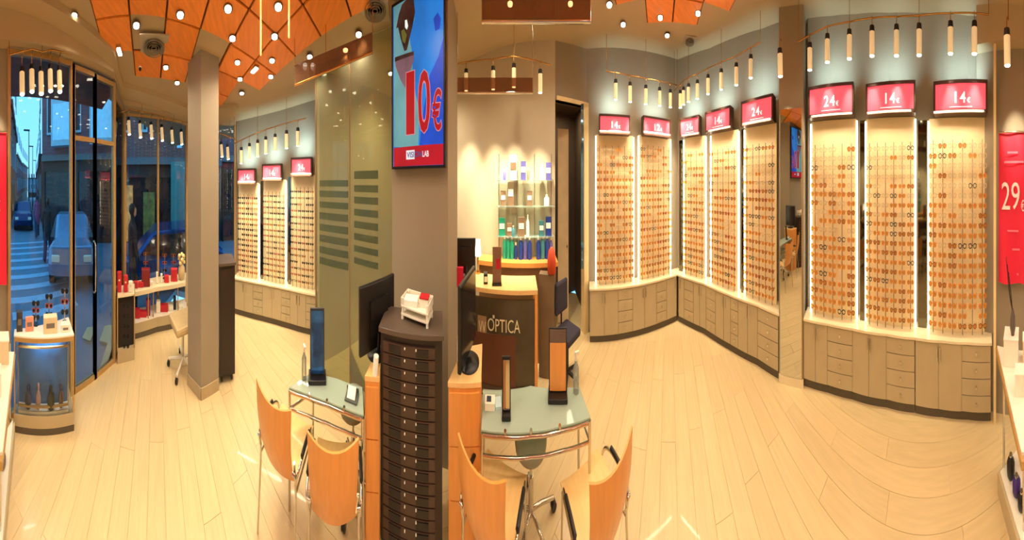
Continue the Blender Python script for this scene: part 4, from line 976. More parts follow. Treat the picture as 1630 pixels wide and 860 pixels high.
lg = part('logo_plate', MB().seg(rp(760), rp(774), zat(rp(767), 534), zat(rp(767), 504), -0.012, 0.018), mat('logo_brown', (150, 122, 88), 0.35), t, True)
part('logo_letters', text_mb('VV', rp(762), rp(773), zat(rp(767), 530), zat(rp(767), 512), -0.008), MATS['letter_cream'], lg, True)
# low brown unit right of the counter and shelf counter behind
mb = MB(); a, b = PD(858, 3.0), PD(882, 2.95); solo('low_cabinet', mb.seg(a, b, 0.0, zat((a + b) / 2, 437), 0.0, 0.12), mat('brown_unit', (118, 96, 70), 0.45), 'low brown cabinet between the reception counter and the doorway', 'cabinet', bev=0.006)
t = thing('task_chair', 'black task chair behind the reception counter, near the doorway', 'chair', (*PD(903, 2.95), 0), 0.5)
part('seat', MB().box((0, 0, 0.48), (0.36, 0.36, 0.08)), mat('dark_fabric', (46, 40, 52), 0.8), t, bev=0.03); part('backrest', MB().box((0.02, 0.17, 0.80), (0.32, 0.06, 0.34)), MATS['dark_fabric'], t, bev=0.03)
part('post', MB().cyl((0, 0, 0.08), (0, 0, 0.46), 0.025).cyl((0.02, 0.17, 0.45), (0.02, 0.17, 0.7), 0.015), BLACKP, t)
for k in range(5):
    a = 2 * PI * k / 5; part('base_arm', MB().tube([(0, 0, 0.10), (math.cos(a) * 0.2, math.sin(a) * 0.2, 0.05)], 0.022, n=8, sub=1), BLACKP, t)
solo('red_bag', MB().lathe([(0.03, 0), (0.075, 0.02), (0.08, 0.14), (0.055, 0.25), (0.02, 0.28)], (*PD(878, 3.0), zat(PD(882, 3.0), 437) + 0.0), n=14), mat('orange_red', (190, 64, 24), 0.5), 'orange red bag on the low brown cabinet beside the doorway', 'bag')
# back shelf bench and products
WB = [W0, W1]; BK = [p * (1 - 0.02) for p in WB]
def on_wall(x, back=0.0):
    p = ray(x, WB); return p * (1 - back / p.length)
zc = zat(on_wall(840, 0.2), 415)
t = thing('back_counter', 'beech back counter along the white reception wall under the bottle shelves', 'counter', (*on_wall(820, 0.17), 0))
part('top', MB().seg(on_wall(766, 0.02), on_wall(884, 0.02), zc - 0.05, zc, 0.30, 0.0), BEECH, t, True)
part('body', MB().seg(on_wall(768, 0.02), on_wall(882, 0.02), 0, zc - 0.05, 0.26, 0.0), mat('counter_brown', (150, 112, 74), 0.5), t, True)
sh = []
for y in (376, 328, 287):
    z = zat(on_wall(840, 0.13), y)
    sh.append(z); solo('glass_shelf', MB().seg(on_wall(793, 0.0), on_wall(880, 0.0), z - 0.010, z, 0.20, -0.02), glassmat('shelf_glass', (0.8, 0.9, 0.86), 0.15), 'clear glass shelf on the white wall, %s' % {376: 'the lowest of three', 328: 'the middle one of three', 287: 'the topmost of three'}[y], 'shelf', 'glass shelves on the reception wall')
t = thing('shelf_upright', 'slim metal uprights carrying the three glass shelves on the white wall', 'rack', (*on_wall(836, 0.0), zc))
for x in (794, 823, 851, 878):
    p = on_wall(x, 0.012); part('upright', MB().cyl((p.x, p.y, zc), (p.x, p.y, zat(p, 245)), 0.007, n=6), CHROME, t, True)
GRN = mat('green_pack', (34, 150, 118), 0.4, var=0.15); BLU = mat('blue_pack', (30, 58, 140), 0.4, var=0.2); BRN_ = mat('brown_pack', (138, 112, 84), 0.5); WHT = mat('white_pack', (236, 232, 222), 0.4); PUR = mat('violet_pack', (96, 92, 160), 0.4); TEA = mat('teal_pack', (60, 120, 128), 0.4)
levels = [zc] + sh; lvn = ['on the back counter under the shelves', 'on the lowest glass shelf', 'on the middle glass shelf', 'on the topmost glass shelf']
def product(x, lv, w, h, m, nm, shape, k):
    p = on_wall(x, 0.13); z = levels[lv]; wm_ = w / 259.4 * p.length; hm = h / VS * p.length
    label = '%s %s, %s from the left %s' % (nm, {'b': 'bottle', 'x': 'box'}[shape], ORD[k], lvn[lv])
    if shape == 'b':
        t = thing('solution_bottle', label, 'bottle', (p.x, p.y, z), 0, 'lens products on the reception wall')
        part('body', MB().lathe([(wm_ / 2, 0), (wm_ / 2, hm * 0.68), (wm_ * 0.24, hm * 0.8), (wm_ * 0.24, hm * 0.84)], n=12), m, t); part('cap', MB().cyl((0, 0, hm * 0.84), (0, 0, hm), wm_ * 0.24, n=10), WHT, t)
    else:
        t = thing('product_box', label, 'box', (p.x, p.y, z), -az(x), 'lens products on the reception wall')
        part('carton', MB().box((0, 0, hm / 2), (wm_, 0.06, hm)), m, t); part('print', MB().box((0, -0.031, hm * 0.55), (wm_ * 0.8, 0.003, hm * 0.3)), WHT if m is not WHT else BRN_, t)
rows_ = {0: [(803, 6, 37, GRN, 'green', 'b'), (809, 6, 38, GRN, 'green', 'b'), (815, 6, 37, GRN, 'green', 'b'), (821, 5, 26, BLU, 'blue', 'b'), (829, 7, 36, BLU, 'blue', 'b'), (836, 6, 38, PUR, 'violet', 'b'), (843, 7, 36, BLU, 'blue', 'b'), (857, 7, 36, BLU, 'dark blue', 'b'), (864, 7, 38, TEA, 'teal', 'b'), (871, 7, 38, BLU, 'blue', 'b'), (877, 5, 34, PUR, 'violet', 'b')],
         1: [(799, 10, 28, GRN, 'green', 'x'), (811, 8, 20, BRN_, 'brown', 'x'), (817, 6, 16, TEA, 'teal', 'b'), (830, 10, 30, BRN_, 'brown', 'x'), (840, 5, 34, WHT, 'white', 'b'), (862, 8, 24, TEA, 'teal', 'x'), (873, 9, 30, BLU, 'blue', 'x')],
         2: [(801, 8, 24, BRN_, 'brown', 'x'), (813, 10, 38, BRN_, 'tall brown', 'x'), (843, 8, 24, BRN_, 'brown', 'x'), (870, 8, 18, WHT, 'white', 'b')],
         3: [(803, 5, 18, PUR, 'violet', 'b'), (817, 12, 40, WHT, 'tall white', 'x'), (833, 8, 30, PUR, 'violet', 'x'), (841, 4, 20, BRN_, 'brown', 'b'), (863, 8, 26, WHT, 'white', 'b'), (873, 8, 28, PUR, 'violet', 'x')]}
for lv, r in rows_.items():
    for k, (x, w, h, m, nm, s_) in enumerate(r): product(x, lv, w, h, m, nm, s_, k + 1)
monitor('black monitor at the left end of the back counter, seen from behind', on_wall(742, 0.75), 0.34, 0.36, ZR, PI - az(742), group='black desk monitors')
solo('red_folder', MB().box((*PD(730, 2.75), ZR + 0.09), (0.16, 0.05, 0.18), 0.3), mat('magenta_red', (206, 20, 60), 0.5), 'red folder standing at the left end of the reception counter, by the pillar', 'folder')
p = on_wall(761, 0.5); t = thing('table_lamp', 'small glowing white lamp left of the bottle shelves', 'lamp', (p.x, p.y, ZR))
part('base', MB().cyl((0, 0, 0), (0, 0, 0.02), 0.05).cyl((0, 0, 0.02), (0, 0, 0.20), 0.012), BRASS, t); part('lamp_shade', MB().lathe([(0.06, 0.19), (0.04, 0.36)], n=16), mat('shade_glow', (255, 244, 220), 0.5, emit=4), t)
p = PD(791, 2.80); t = thing('leaflet_stand', 'brown leaflet stand on the reception counter left of the green bottles', 'stand', (p.x, p.y, ZR), -az(791))
part('panel', MB().box((0, 0, 0.19), (0.15, 0.02, 0.34)), mat('leaflet_brown', (138, 100, 72), 0.5), t); part('foot', MB().box((0, 0, 0.01), (0.16, 0.10, 0.02)), BLACKP, t); part('print', MB().box((0.02, -0.012, 0.20), (0.07, 0.003, 0.10)), RED, t)
p = PD(773, 2.85); t = thing('card_reader', 'dark card reader beside the lamp on the reception counter', 'device', (p.x, p.y, ZR), 0.2)
part('body', MB().box((0, 0, 0.05), (0.07, 0.10, 0.10)), BLACKP, t, bev=0.01); part('keypad', MB().box((0, -0.052, 0.05), (0.05, 0.004, 0.05)), WHITEP, t)

# ------------------------------------------------------------------ wall with the poster, shop front
def fx(x): return ray(x, [F0, F1])
PW = fx(12.5)                                   # right end (seen in the photo) of the poster wall
wall('wall_front', [F0, PW])
ZF = 3.13
# poster
pa_, pb_ = ray(1590, [Vector((0.9, -2.46)), Vector((-0.3, -2.46))]), Vector((-0.10, -2.46))
z1, z0 = zat(pa_, 212), zat(pa_, 447)
g = []
for i in range(13):
    row = []
    for j in range(7):
        u = j / 6; v = i / 12; x = pa_.x + (pb_.x - pa_.x) * u; curl = 0.05 * (1 - v) ** 2 * (0.3 + abs(math.sin(u * 5))) + 0.012 * math.sin(u * 9 + v * 2)
        row.append((x, -2.475 + 0.02 + curl, z0 + (z1 - z0) * v))
    g.append(row)
t = thing('hanging_poster', 'red cloth poster with 29 euro in white hanging behind the camera', 'poster', ((pa_.x + pb_.x) / 2, -2.47, z0))
part('cloth', MB().sheet(g, 0.004), POSTER, t, True)
def ptx(body, u0, u1, ya, yb, nm, m=WHITEL, bold=0.0):
    a = pa_.lerp(pb_, u0); b = pa_.lerp(pb_, u1); z_1, z_0 = zat(a, ya), zat(a, yb)
    part(nm, text_mb(body, (a.x, -2.425), (b.x, -2.425), z_0, z_1, 0.0, bold), m, t, True)
PWH = mat('poster_white', (250, 226, 222), 0.5); PPK = mat('poster_pink', (244, 120, 140), 0.5)
ptx('2', 0.10, 0.36, 290, 333, 'numeral', PWH); ptx('9', 0.40, 0.66, 290, 333, 'numeral', PWH); ptx('€', 0.70, 0.80, 318, 336, 'euro_mark', PWH)
for yy, u0, u1 in ((242, 0.28, 0.6), (257, 0.18, 0.78), (365, 0.2, 0.62), (394, 0.2, 0.66), (433, 0.3, 0.62)):
    a = pa_.lerp(pb_, u0); b = pa_.lerp(pb_, u1); part('text_line', MB().seg((a.x, -2.428), (b.x, -2.428), zat(a, yy + 3), zat(a, yy), 0.0, 0.001), PPK, t, True)
part('hanging_bar', MB().cyl((pa_.x, -2.43, z1), (pb_.x, -2.43, z1), 0.008, n=8), CHROME, t, True)
struct('trim_4', MB().seg(PD(1581.5, 2.44), PD(1585.5, 2.44), 0.0, 3.5, 0.03, 0.03), mat('pale_door_casing', (232, 206, 150), 0.4))

# front window and doors
def glazed(name, a, b, zb, zt, verts, w=0.045, transom=None, handle=None, m=GOLD):
    e = (b - a).normalized(); L = (b - a).length; o = None
    fr = MB(); fr.seg(a, b, zt - w, zt, 0.03, 0.03); fr.seg(a, b, zb, zb + w, 0.03, 0.03)
    o = struct(name, fr, m)
    for x in verts:
        c = a + e * (L * x); part('mullion', MB().seg(c - e * w / 2, c + e * w / 2, zb, zt, 0.035, 0.035), m, o)
    if transom:
        part('transom', MB().seg(a, b, transom - w / 2, transom + w / 2, 0.032, 0.032), m, o)
    for i in range(len(verts) - 1):
        p, q = a + e * (L * verts[i] + w / 2), a + e * (L * verts[i + 1] - w / 2)
        part('pane', MB().seg(p, q, zb + w, zt - w, 0.004, 0.004), GLASS, o)
    if handle is not None:
        c = a + e * (L * handle); mm = e.orthogonal() if False else Vector((e.y, -e.x)); mm = -mm if mm.dot(c) > 0 else mm
        part('door_handle', MB().tube([(c.x + mm.x * 0.03, c.y + mm.y * 0.03, 0.9), (c.x + mm.x * 0.09, c.y + mm.y * 0.09, 0.93), (c.x + mm.x * 0.09, c.y + mm.y * 0.09, 1.37), (c.x + mm.x * 0.03, c.y + mm.y * 0.03, 1.4)], 0.012, n=8, sub=2), CHROME, o)
    return o
glazed('window_1', PW, fx(113), 0.0, ZF, [0.02, 1.0])
glazed('door_2', fx(116), fx(151), 0.0, ZF - 0.02, [0.0, 0.02, 1.0], transom=2.42, handle=0.9)
glazed('door_3', fx(151), F1, 0.0, ZF - 0.03, [0.0, 0.98], transom=2.42)
glazed('window_2', F1, F2, 0.0, 3.0, [0.02, 0.98])
glazed('window_3', F2, F3, 0.0, 2.98, [0.02, 0.5, 0.98])
glazed('window_4', F3, F4, 0.0, 2.96, [0.02, 0.98])
mb = MB()
for i in range(4):
    a, b = FR[i], FR[i + 1]
    if i == 0: a = PW
    mb.seg(a, b, ZF if i == 0 else 2.97, 4.0, 0.05, 0.08)
struct('wall_header', mb, TAUPE)
struct('wall_header.001', MB().seg(F4, WL[0], 0, 4.0, 0.02, 0.1), TAUPE)
# brass corner frame at the left of the glass doors
# showcase under the front window
a, b = P(22, 688), P(118, 686)
VIT = [a, b, Vector((b.x - 0.05, -2.43)), Vector((a.x - 0.02, -2.43))]
t = thing('window_showcase', 'glass fronted showcase on a grey plinth below the front shop window', 'showcase', (*sum(VIT, Vector((0, 0))) / 4, 0))
zs_ = zat((a + b) / 2, 540)
part('plinth', MB().prism(VIT, 0.0, 0.05), CABD, t, True); part('plinth_top', MB().prism(VIT, 0.05, 0.15), CABM, t, True, bev=0.004)
part('shelf_top', MB().prism(VIT, zs_ - 0.035, zs_), GOLD, t, True); part('shelf_cover', MB().prism(VIT, zs_, zs_ + 0.012), WHITEP, t, True)
e_ = (b - a).normalized()
for q in (a, b): part('post', MB().seg(q - e_ * 0.02 if q is b else q, q if q is b else q + e_ * 0.02, 0.15, zs_ - 0.03, 0, 0.03), GOLD, t, True)
part('inner_frame', MB().seg(a + e_ * 0.05, a + e_ * 0.065, 0.2, zs_ - 0.08, -0.02, 0.035).seg(b - e_ * 0.09, b - e_ * 0.075, 0.2, zs_ - 0.08, -0.02, 0.035).seg(a + e_ * 0.05, b - e_ * 0.075, zs_ - 0.09, zs_ - 0.075, -0.02, 0.035).seg(a + e_ * 0.05, b - e_ * 0.075, 0.2, 0.215, -0.02, 0.035), GOLD, t, True)
part('back_picture', MB().seg(a + e_ * 0.06, b - e_ * 0.08, 0.16, zs_ - 0.08, -0.12, 0.13), BLUEP, t, True)
part('glass_front', MB().seg(a + e_ * 0.02, b - e_ * 0.02, 0.15, zs_ - 0.035, -0.002, 0.006), GLASS, t, True)
part('display_floor', MB().seg(a + e_ * 0.06, b - e_ * 0.08, 0.15, 0.17, -0.02, 0.11), WHITEP, t, True)
light('showcase_fill', 'AREA', (0, 0, 0), 1.6, (0.9, 0.95, 1.0), t, sx=0.6, sy=0.03).matrix_basis = wm(t).inverted() @ Matrix.Translation(Vector((*((a + b) / 2 * 1.02), zs_ - 0.05)))  # unseen light added to brighten the showcase interior
def shape_item(nm, label, cat, p, z, prof, m, group=None, base=None, top=None):
    t = thing(nm, label, cat, (p.x, p.y, z), random.random() * 0.6, group)
    part('body', MB().lathe(prof, n=14), m, t)
    if base: part('base', MB().box((0, 0, 0.008), (base, base, 0.016)), WHITEP, t)
    if top: part('rim', MB().lathe(top, n=14), BLACKP, t)
BUST = [(0.035, 0.0), (0.045, 0.03), (0.05, 0.08), (0.035, 0.12), (0.015, 0.14), (0.022, 0.16), (0.02, 0.185), (0.005, 0.20)]
NAVY = mat('navy_glaze', (30, 32, 78), 0.3)
for k, (x, m, lb) in enumerate(((45, NAVY, 'navy stand leftmost in the glass showcase'), (61, mat('rose_stone', (190, 150, 140), 0.4), 'pinkish pale stand, second in the glass showcase'), (81, BLACKP, 'black stand, third and fattest in the glass showcase'), (97, mat('brown_glaze', (96, 60, 52), 0.4), 'brownish stand rightmost in the glass showcase'))):
    q = ray(x, [a, b]); q = q * (1 + 0.07 / q.length); s = (1.0, 0.75, 1.15, 0.7)[k]
    shape_item('display_stand', lb, 'display stand', q, 0.17, [(r * s, z * (0.9 if k != 1 else 1.0)) for r, z in BUST], m, 'stands inside the front showcase')
VT = [a * 1.04, b * 1.04]
def boxy(nm, x, y, w, d, h, m, label, cat='box', poly=VT, z=None, rz=0.1, pr=None, group=None):
    q = ray(x, poly); z = zs_ + 0.012 if z is None else z; t = thing(nm, label, cat, (q.x, q.y, z), -az(x) + rz, group)
    part('carton', MB().box((0, 0, h / 2), (w, d, h)), m, t, bev=0.002)
    part('print', MB().box((0, -d / 2 - 0.001, h * 0.5), (w * 0.6, 0.003, h * 0.3)), pr or mat('grey_print', (120, 110, 100), 0.5), t)
boxy('display_box', 31, 0, 0.085, 0.06, 0.16, mat('charcoal_box', (58, 54, 52), 0.5), 'charcoal upright box leftmost on the showcase top')
boxy('display_card', 47, 0, 0.12, 0.02, 0.12, mat('salmon_card', (232, 152, 124), 0.5), 'salmon pink card standing on the showcase top', 'card')
boxy('display_box', 80, 0, 0.20, 0.08, 0.13, mat('cream_box', (226, 204, 164), 0.5), 'cream box in the middle of the showcase top')
boxy('display_box', 104, 0, 0.13, 0.08, 0.06, WHITEP, 'low white box at the right end of the showcase top')
def rack_glasses(nm, label, p, z, h, cols, group):
    t = thing(nm, label, 'display stand', (p.x, p.y, z), -az(815 + math.atan2(p.x, p.y) / (2 * PI) * 1630), group)
    part('stem', MB().cyl((0, 0, 0), (0, 0, h), 0.008, n=8), CHROME, t); part('foot', MB().cyl((0, 0, 0), (0, 0, 0.01), 0.045, n=14), cols[0], t)
    for k, m in enumerate(cols):
        mb2 = glasses_mesh('tmp', m, DRK)[1]; o = MB(); o.v = [(v[0] * 0.9, v[1] - 0.02, v[2] + h * (0.35 + 0.6 * k / max(1, len(cols) - 1))) for v in mb2.v]; o.f = mb2.f; o.sm = mb2.sm; o.mi = mb2.mi
        part('sunglasses', o, [m, DRK], t)
for x, h, lb in ((57, 0.20, 'small stand of dark sunglasses left of the cream box in the front window'), (78, 0.26, 'stand of dark sunglasses behind the cream box in the front window'), (103, 0.30, 'tallest stand of dark sunglasses at the right end of the showcase top')):
    q = ray(x, VT); q = q * 1.05; rack_glasses('sunglasses_stand', lb, q, zs_ + 0.012, h, [FMS['black'], FMS['red'], FMS['black']], 'sunglasses stands in the front window')

# little brass vitrine by the door
a, b = P(187, 580), P(214, 573); V2 = [a, b, b * 1.10, a * 1.10]; z2 = zat(a, 472)
t = thing('brass_vitrine', 'narrow brass framed vitrine between the glass door and the window bench', 'vitrine', (*sum(V2, Vector((0, 0))) / 4, 0))
part('plinth', MB().prism(V2, 0, 0.14), CABM, t, True, bev=0.005); part('top', MB().prism(V2, z2 - 0.02, z2), TOPM, t, True)
part('interior', MB().prism([p * 1.02 + (b - a) * 0.0 for p in V2], 0.14, z2 - 0.02), mat('dark_velvet', (44, 34, 30), 0.9), t, True)
for q in V2: part('post', MB().cyl((q.x, q.y, 0.14), (q.x, q.y, z2 - 0.01), 0.012, n=8), GOLD, t, True)
for k in range(5):
    o = thing('dark_sunglasses', 'dark sunglasses hung in the brass vitrine, %s from the top' % ORD[k + 1], 'glasses', (*((a + b) / 2 * 0.985), z2 - 0.10 - 0.11 * k), -az(200), 'sunglasses in the brass vitrine')
    gmx = glasses_mesh('tmp', FMS['black'], DRK)[1]; gmx.v = [(v[0], -abs(v[1]) * 0.3, v[2]) for v in gmx.v]; part('frame', gmx, [FMS['black'], DRK], o)
for k, (x, h, m, nm) in enumerate(((190, 0.24, RED, 'red'), (200, 0.20, RED, 'darker red'), (208, 0.13, WHITEP, 'white'))):
    q = PD(x, a.length * 1.04); t = thing('spectacle_case', '%s case standing on the brass vitrine, %s from the door' % (nm, ORD[k + 1]), 'case', (q.x, q.y, z2), -az(x), 'cases on the brass vitrine')
    part('shell', MB().box((0, 0, h / 2), (0.09, 0.05, h)), m, t, bev=0.015); part('clasp', MB().box((0, -0.027, h * 0.6), (0.03, 0.006, 0.02)), CHROME, t)

# window bench
bF = [P(212, 541), P(250, 529), P(297, 517)]; bB = [p * (1 + 0.42 / p.length) for p in bF]; zb = zat(bF[1], 457)
t = thing('window_bench', 'long two tier white and brass display bench along the side shop window', 'display bench', (*(bF[1] * 1.05), 0))
part('plinth', MB().prism(bF + bB[::-1], 0.0, 0.07), CABD, t, True); part('lower_shelf', MB().prism(bF + bB[::-1], 0.07, 0.20), CABM, t, True, bev=0.004); part('lower_cover', MB().prism(bF + bB[::-1], 0.20, 0.205), WHITEP, t, True)
part('top_board', MB().prism(bF + bB[::-1], zb - 0.06, zb), TOPM, t, True, bev=0.004)
for x in (213, 236, 244, 283): 
    q = ray(x, bF) * 1.01; part('post', MB().cyl((q.x, q.y, 0.2), (q.x, q.y, zb - 0.05), 0.012, n=8), GOLD, t, True)
for q in (bB[0], bB[2]): part('post', MB().cyl((q.x, q.y, 0.2), (q.x, q.y, zb - 0.05), 0.012, n=8), GOLD, t, True)
items = [(216, .10, .07, .09, RED, 'red', 'low red'), (224, .13, .07, .07, RED, '', 'flat red'), (232, .20, .10, .24, mat('dark_red_leather', (128, 22, 26), 0.4), '', 'tall dark red'), (250, .05, .05, .16, WHITEP, '', 'white upright'), (257, .05, .05, .13, WHITEP, '', 'small white'), (265, .12, .08, .10, RED, '', 'square red'), (277, .16, .08, .18, RED, '', 'larger red'), (241, .07, .06, .05, WHITEP, '', 'tiny white')]
bm_ = [p * (1 + 0.14 / p.length) for p in bF]
for x, w, d, h, m, _, nm in items:
    q = ray(x, bm_); t = thing('spectacle_case', '%s case on top of the window bench' % nm, 'case', (q.x, q.y, zb), -az(x), 'cases on the window bench')
    part('shell', MB().box((0, 0, h / 2), (w, d, h)), m, t, bev=0.012); part('flap', MB().box((0, -d / 2 - 0.003, h * 0.75), (w * 0.9, 0.008, h * 0.4)), m, t)
lo = [(219, .12, .12, RED, 'dark red'), (226, .22, .08, RED, 'flat brick red'), (236, .10, .22, mat('magenta_case', (150, 30, 70), 0.5), 'magenta upright'), (252, .10, .16, WHITEP, 'white'), (261, .20, .10, RED, 'brick red'), (272, .12, .07, WHITEP, 'flat white'), (278, .07, .18, BLACKP, 'black upright'), (288, .10, .06, WHITEP, 'small white')]
for x, w, h, m, nm in lo:
    q = ray(x, bm_); t = thing('spectacle_case', '%s case on the lower tier of the window bench' % nm, 'case', (q.x, q.y, 0.205), -az(x), 'cases on the lower tier of the bench')
    part('shell', MB().box((0, 0, h / 2), (w, 0.09, h)), m, t, bev=0.012); part('flap', MB().box((0, -0.05, h * 0.75), (w * 0.9, 0.008, h * 0.4)), m, t)
for x, h, lb in ((232, 0.42, 'sunglasses stand behind the tall dark red case on the bench'), (262, 0.36, 'sunglasses stand in the middle of the bench'), (276, 0.34, 'sunglasses stand at the column end of the bench')):
    q = ray(x, bm_) * 1.04; rack_glasses('sunglasses_stand', lb, q, zb, h, [FMS['black'], FMS['red'], FMS['tortoise']], 'sunglasses stands on the window bench')
q = ray(289, bm_) * 1.0; t = thing('flower_vase', 'cream vase with pale flowers at the column end of the window bench', 'vase', (q.x, q.y, zb))
part('vase', MB().lathe([(0.05, 0), (0.09, 0.08), (0.08, 0.17), (0.045, 0.22)], n=16), CR, t)
for k in range(9):
    a_ = k * 0.7; part('flower', MB().lathe([(0.01, 0), (0.045, 0.02), (0.03, 0.05), (0.005, 0.06)], (math.cos(a_) * 0.06, math.sin(a_) * 0.06, 0.22 + 0.05 * (k % 3)), n=8), mat('cream_petal', (236, 208, 140), 0.6), t)

# ------------------------------------------------------------------ two tier table behind the camera
tipU, rU, lU = Vector((0.0, -1.27)), P(1585, 550, 0.80), P(25, 560, 0.80)
t = thing('display_table', 'two tier white display table with brass edges behind the camera, cut by the photo sides', 'display table', (0, -1.9, 0))
def tri(tip, r, l, z0_, z1_, nm, m, k=0.0): part(nm, MB().prism([tip + Vector((0.02, 0)), r, l, tip - Vector((0.02, 0))], z0_, z1_), m, t, True)
tri(tipU, rU, lU, 0.745, 0.785, 'brass_edge', GOLD); tri(tipU + Vector((0, -0.03)), rU - Vector((0.02, 0.0)), lU + Vector((0.02, 0)), 0.785, 0.80, 'upper_top', WHITEP)
tipB, rB, lB = Vector((0.0, -1.46)), P(1588, 752, 0.14), P(24, 670, 0.14)
tri(tipB, rB, lB, 0.0, 0.14, 'base_block', CABM); tri(tipB + Vector((0, -0.04)), rB - Vector((0.03, 0)), lB + Vector((0.03, 0)), 0.14, 0.15, 'base_cover', WHITEP)
for q in (P(1598, 742, 0.15), P(16, 668, 0.15), Vector((0.0, -1.56))): part('leg', MB().cyl((q.x, q.y, 0.14), (q.x, q.y, 0.75), 0.014, n=10), CHROME, t, True)
def cube(x, d, z, w, h, m, label, nm='riser_box', cat='box', g=None, rz=0):
    q = PD(x, d); t = thing(nm, label, cat, (q.x, q.y, z), rz, g); part('block', MB().box((0, 0, h / 2), (w, w, h)), m, t, bev=0.003); part('lid', MB().box((0, 0, h + 0.004), (w + 0.006, w + 0.006, 0.008)), WHITEP, t)
cube(1610, 1.98, 0.80, 0.17, 0.17, WHITEP, 'white riser box on the far end of the upper tier, below the poster', g='riser boxes')
cube(6, 1.98, 0.80, 0.12, 0.15, mat('cream_box', (226, 204, 164), 0.5), 'cream riser box on the upper tier beside the front window', g='riser boxes')
cube(1624, 1.68, 0.80, 0.10, 0.12, WHITEP, 'white riser box nearer the camera at the right photo edge', g='riser boxes')
q = PD(1612, 1.96); t = thing('feather_vase', 'slim dark vase with curved twigs on the white riser box below the poster', 'vase', (q.x, q.y, 0.978))
part('vase', MB().lathe([(0.02, 0), (0.035, 0.05), (0.03, 0.12), (0.012, 0.17)], n=14), mat('grey_vase', (96, 84, 74), 0.4), t)
for k in range(3): part('twig', MB().tube([(0, 0, 0.15), (0.02 + 0.01 * k, 0.01, 0.28), (0.05 + 0.015 * k, 0.0, 0.42 + 0.05 * k)], 0.004, n=6), DARKW, t)
for k, (x, d, m, w, h, nm) in enumerate(((1609, 1.84, BLACKP, 0.09, 0.13, 'black'), (1618, 1.74, mat('purple_case', (58, 30, 110), 0.4), 0.09, 0.10, 'purple'), (1626, 1.66, BLACKP, 0.08, 0.09, 'small black'), (4, 1.9, mat('grey_case', (120, 110, 100), 0.5), 0.08, 0.10, 'grey'))):
    q = PD(x, d); t = thing('spectacle_case', '%s case on the low base of the display table behind the camera' % nm, 'case', (q.x, q.y, 0.15), 0.4 * k, 'cases on the low base')
    part('shell', MB().lathe([(w * 0.35, 0), (w * 0.5, h * 0.2), (w * 0.5, h * 0.7), (w * 0.2, h)], n=10), m, t); part('clasp', MB().cyl((0, 0, h), (0, 0, h + 0.01), w * 0.2, n=8), CHROME, t)

# ------------------------------------------------------------------ street outside
def zg(x, y): return -0.05 - 0.035 * max(0.0, -2.9 - y + 0.0) if y < -2.9 else -0.05
mb = MB(); gy = [-2.62, -3.2, -5, -9, -15, -25, -45, -90]
for i in range(len(gy) - 1):
    a, b = gy[i + 1], gy[i]; za, zb_ = -0.04 - 0.03 * (-a - 2.6), -0.04 - 0.03 * (-b - 2.6)
    mb.prism([(-45, a), (12, a), (12, b), (-45, b)], [za - 0.1, za - 0.1, zb_ - 0.1, zb_ - 0.1], [za, za, zb_, zb_])
mb.prism([(-45, -2.62), (-4.9, -2.62), (-5.2, 12), (-45, 12)], -0.15, -0.04)
struct('street_ground', mb, ASPH)
def zgr(y): return -0.04 - 0.03 * max(0, -y - 2.6)
cw = bpy.data.objects['street_ground']
for k in range(9):
    y = -4.4 - 0.62 * k - 0.02 * k * k; mb = MB(); x1 = -0.35 - 0.0 * k; x0 = -2.3 - 0.12 * k
    mb.prism([(x0, y - 0.28), (x1, y - 0.28), (x1, y), (x0, y)], [zgr(y - 0.28)] * 2 + [zgr(y)] * 2, [zgr(y - 0.28) + 0.012] * 2 + [zgr(y) + 0.012] * 2)
    part('crossing_stripe', mb, STRIPE, cw)
BRICK = brickmat('red_brick', (158, 88, 80), (132, 70, 66), (150, 120, 108), 5.0)
PINKB = brickmat('pinkish_brick', (150, 96, 100), (132, 80, 86), (130, 100, 104), 5.0)
GLASSD = mat('dark_shop_glass', (24, 34, 42), 0.08, 0.0, var=0.3); SHOPW = mat('shop_frame', (48, 34, 34), 0.5)
LITW = mat('lit_window', (120, 190, 220), 0.4, emit=0.35); TEALW = mat('teal_shutter', (86, 138, 132), 0.5, var=0.08)
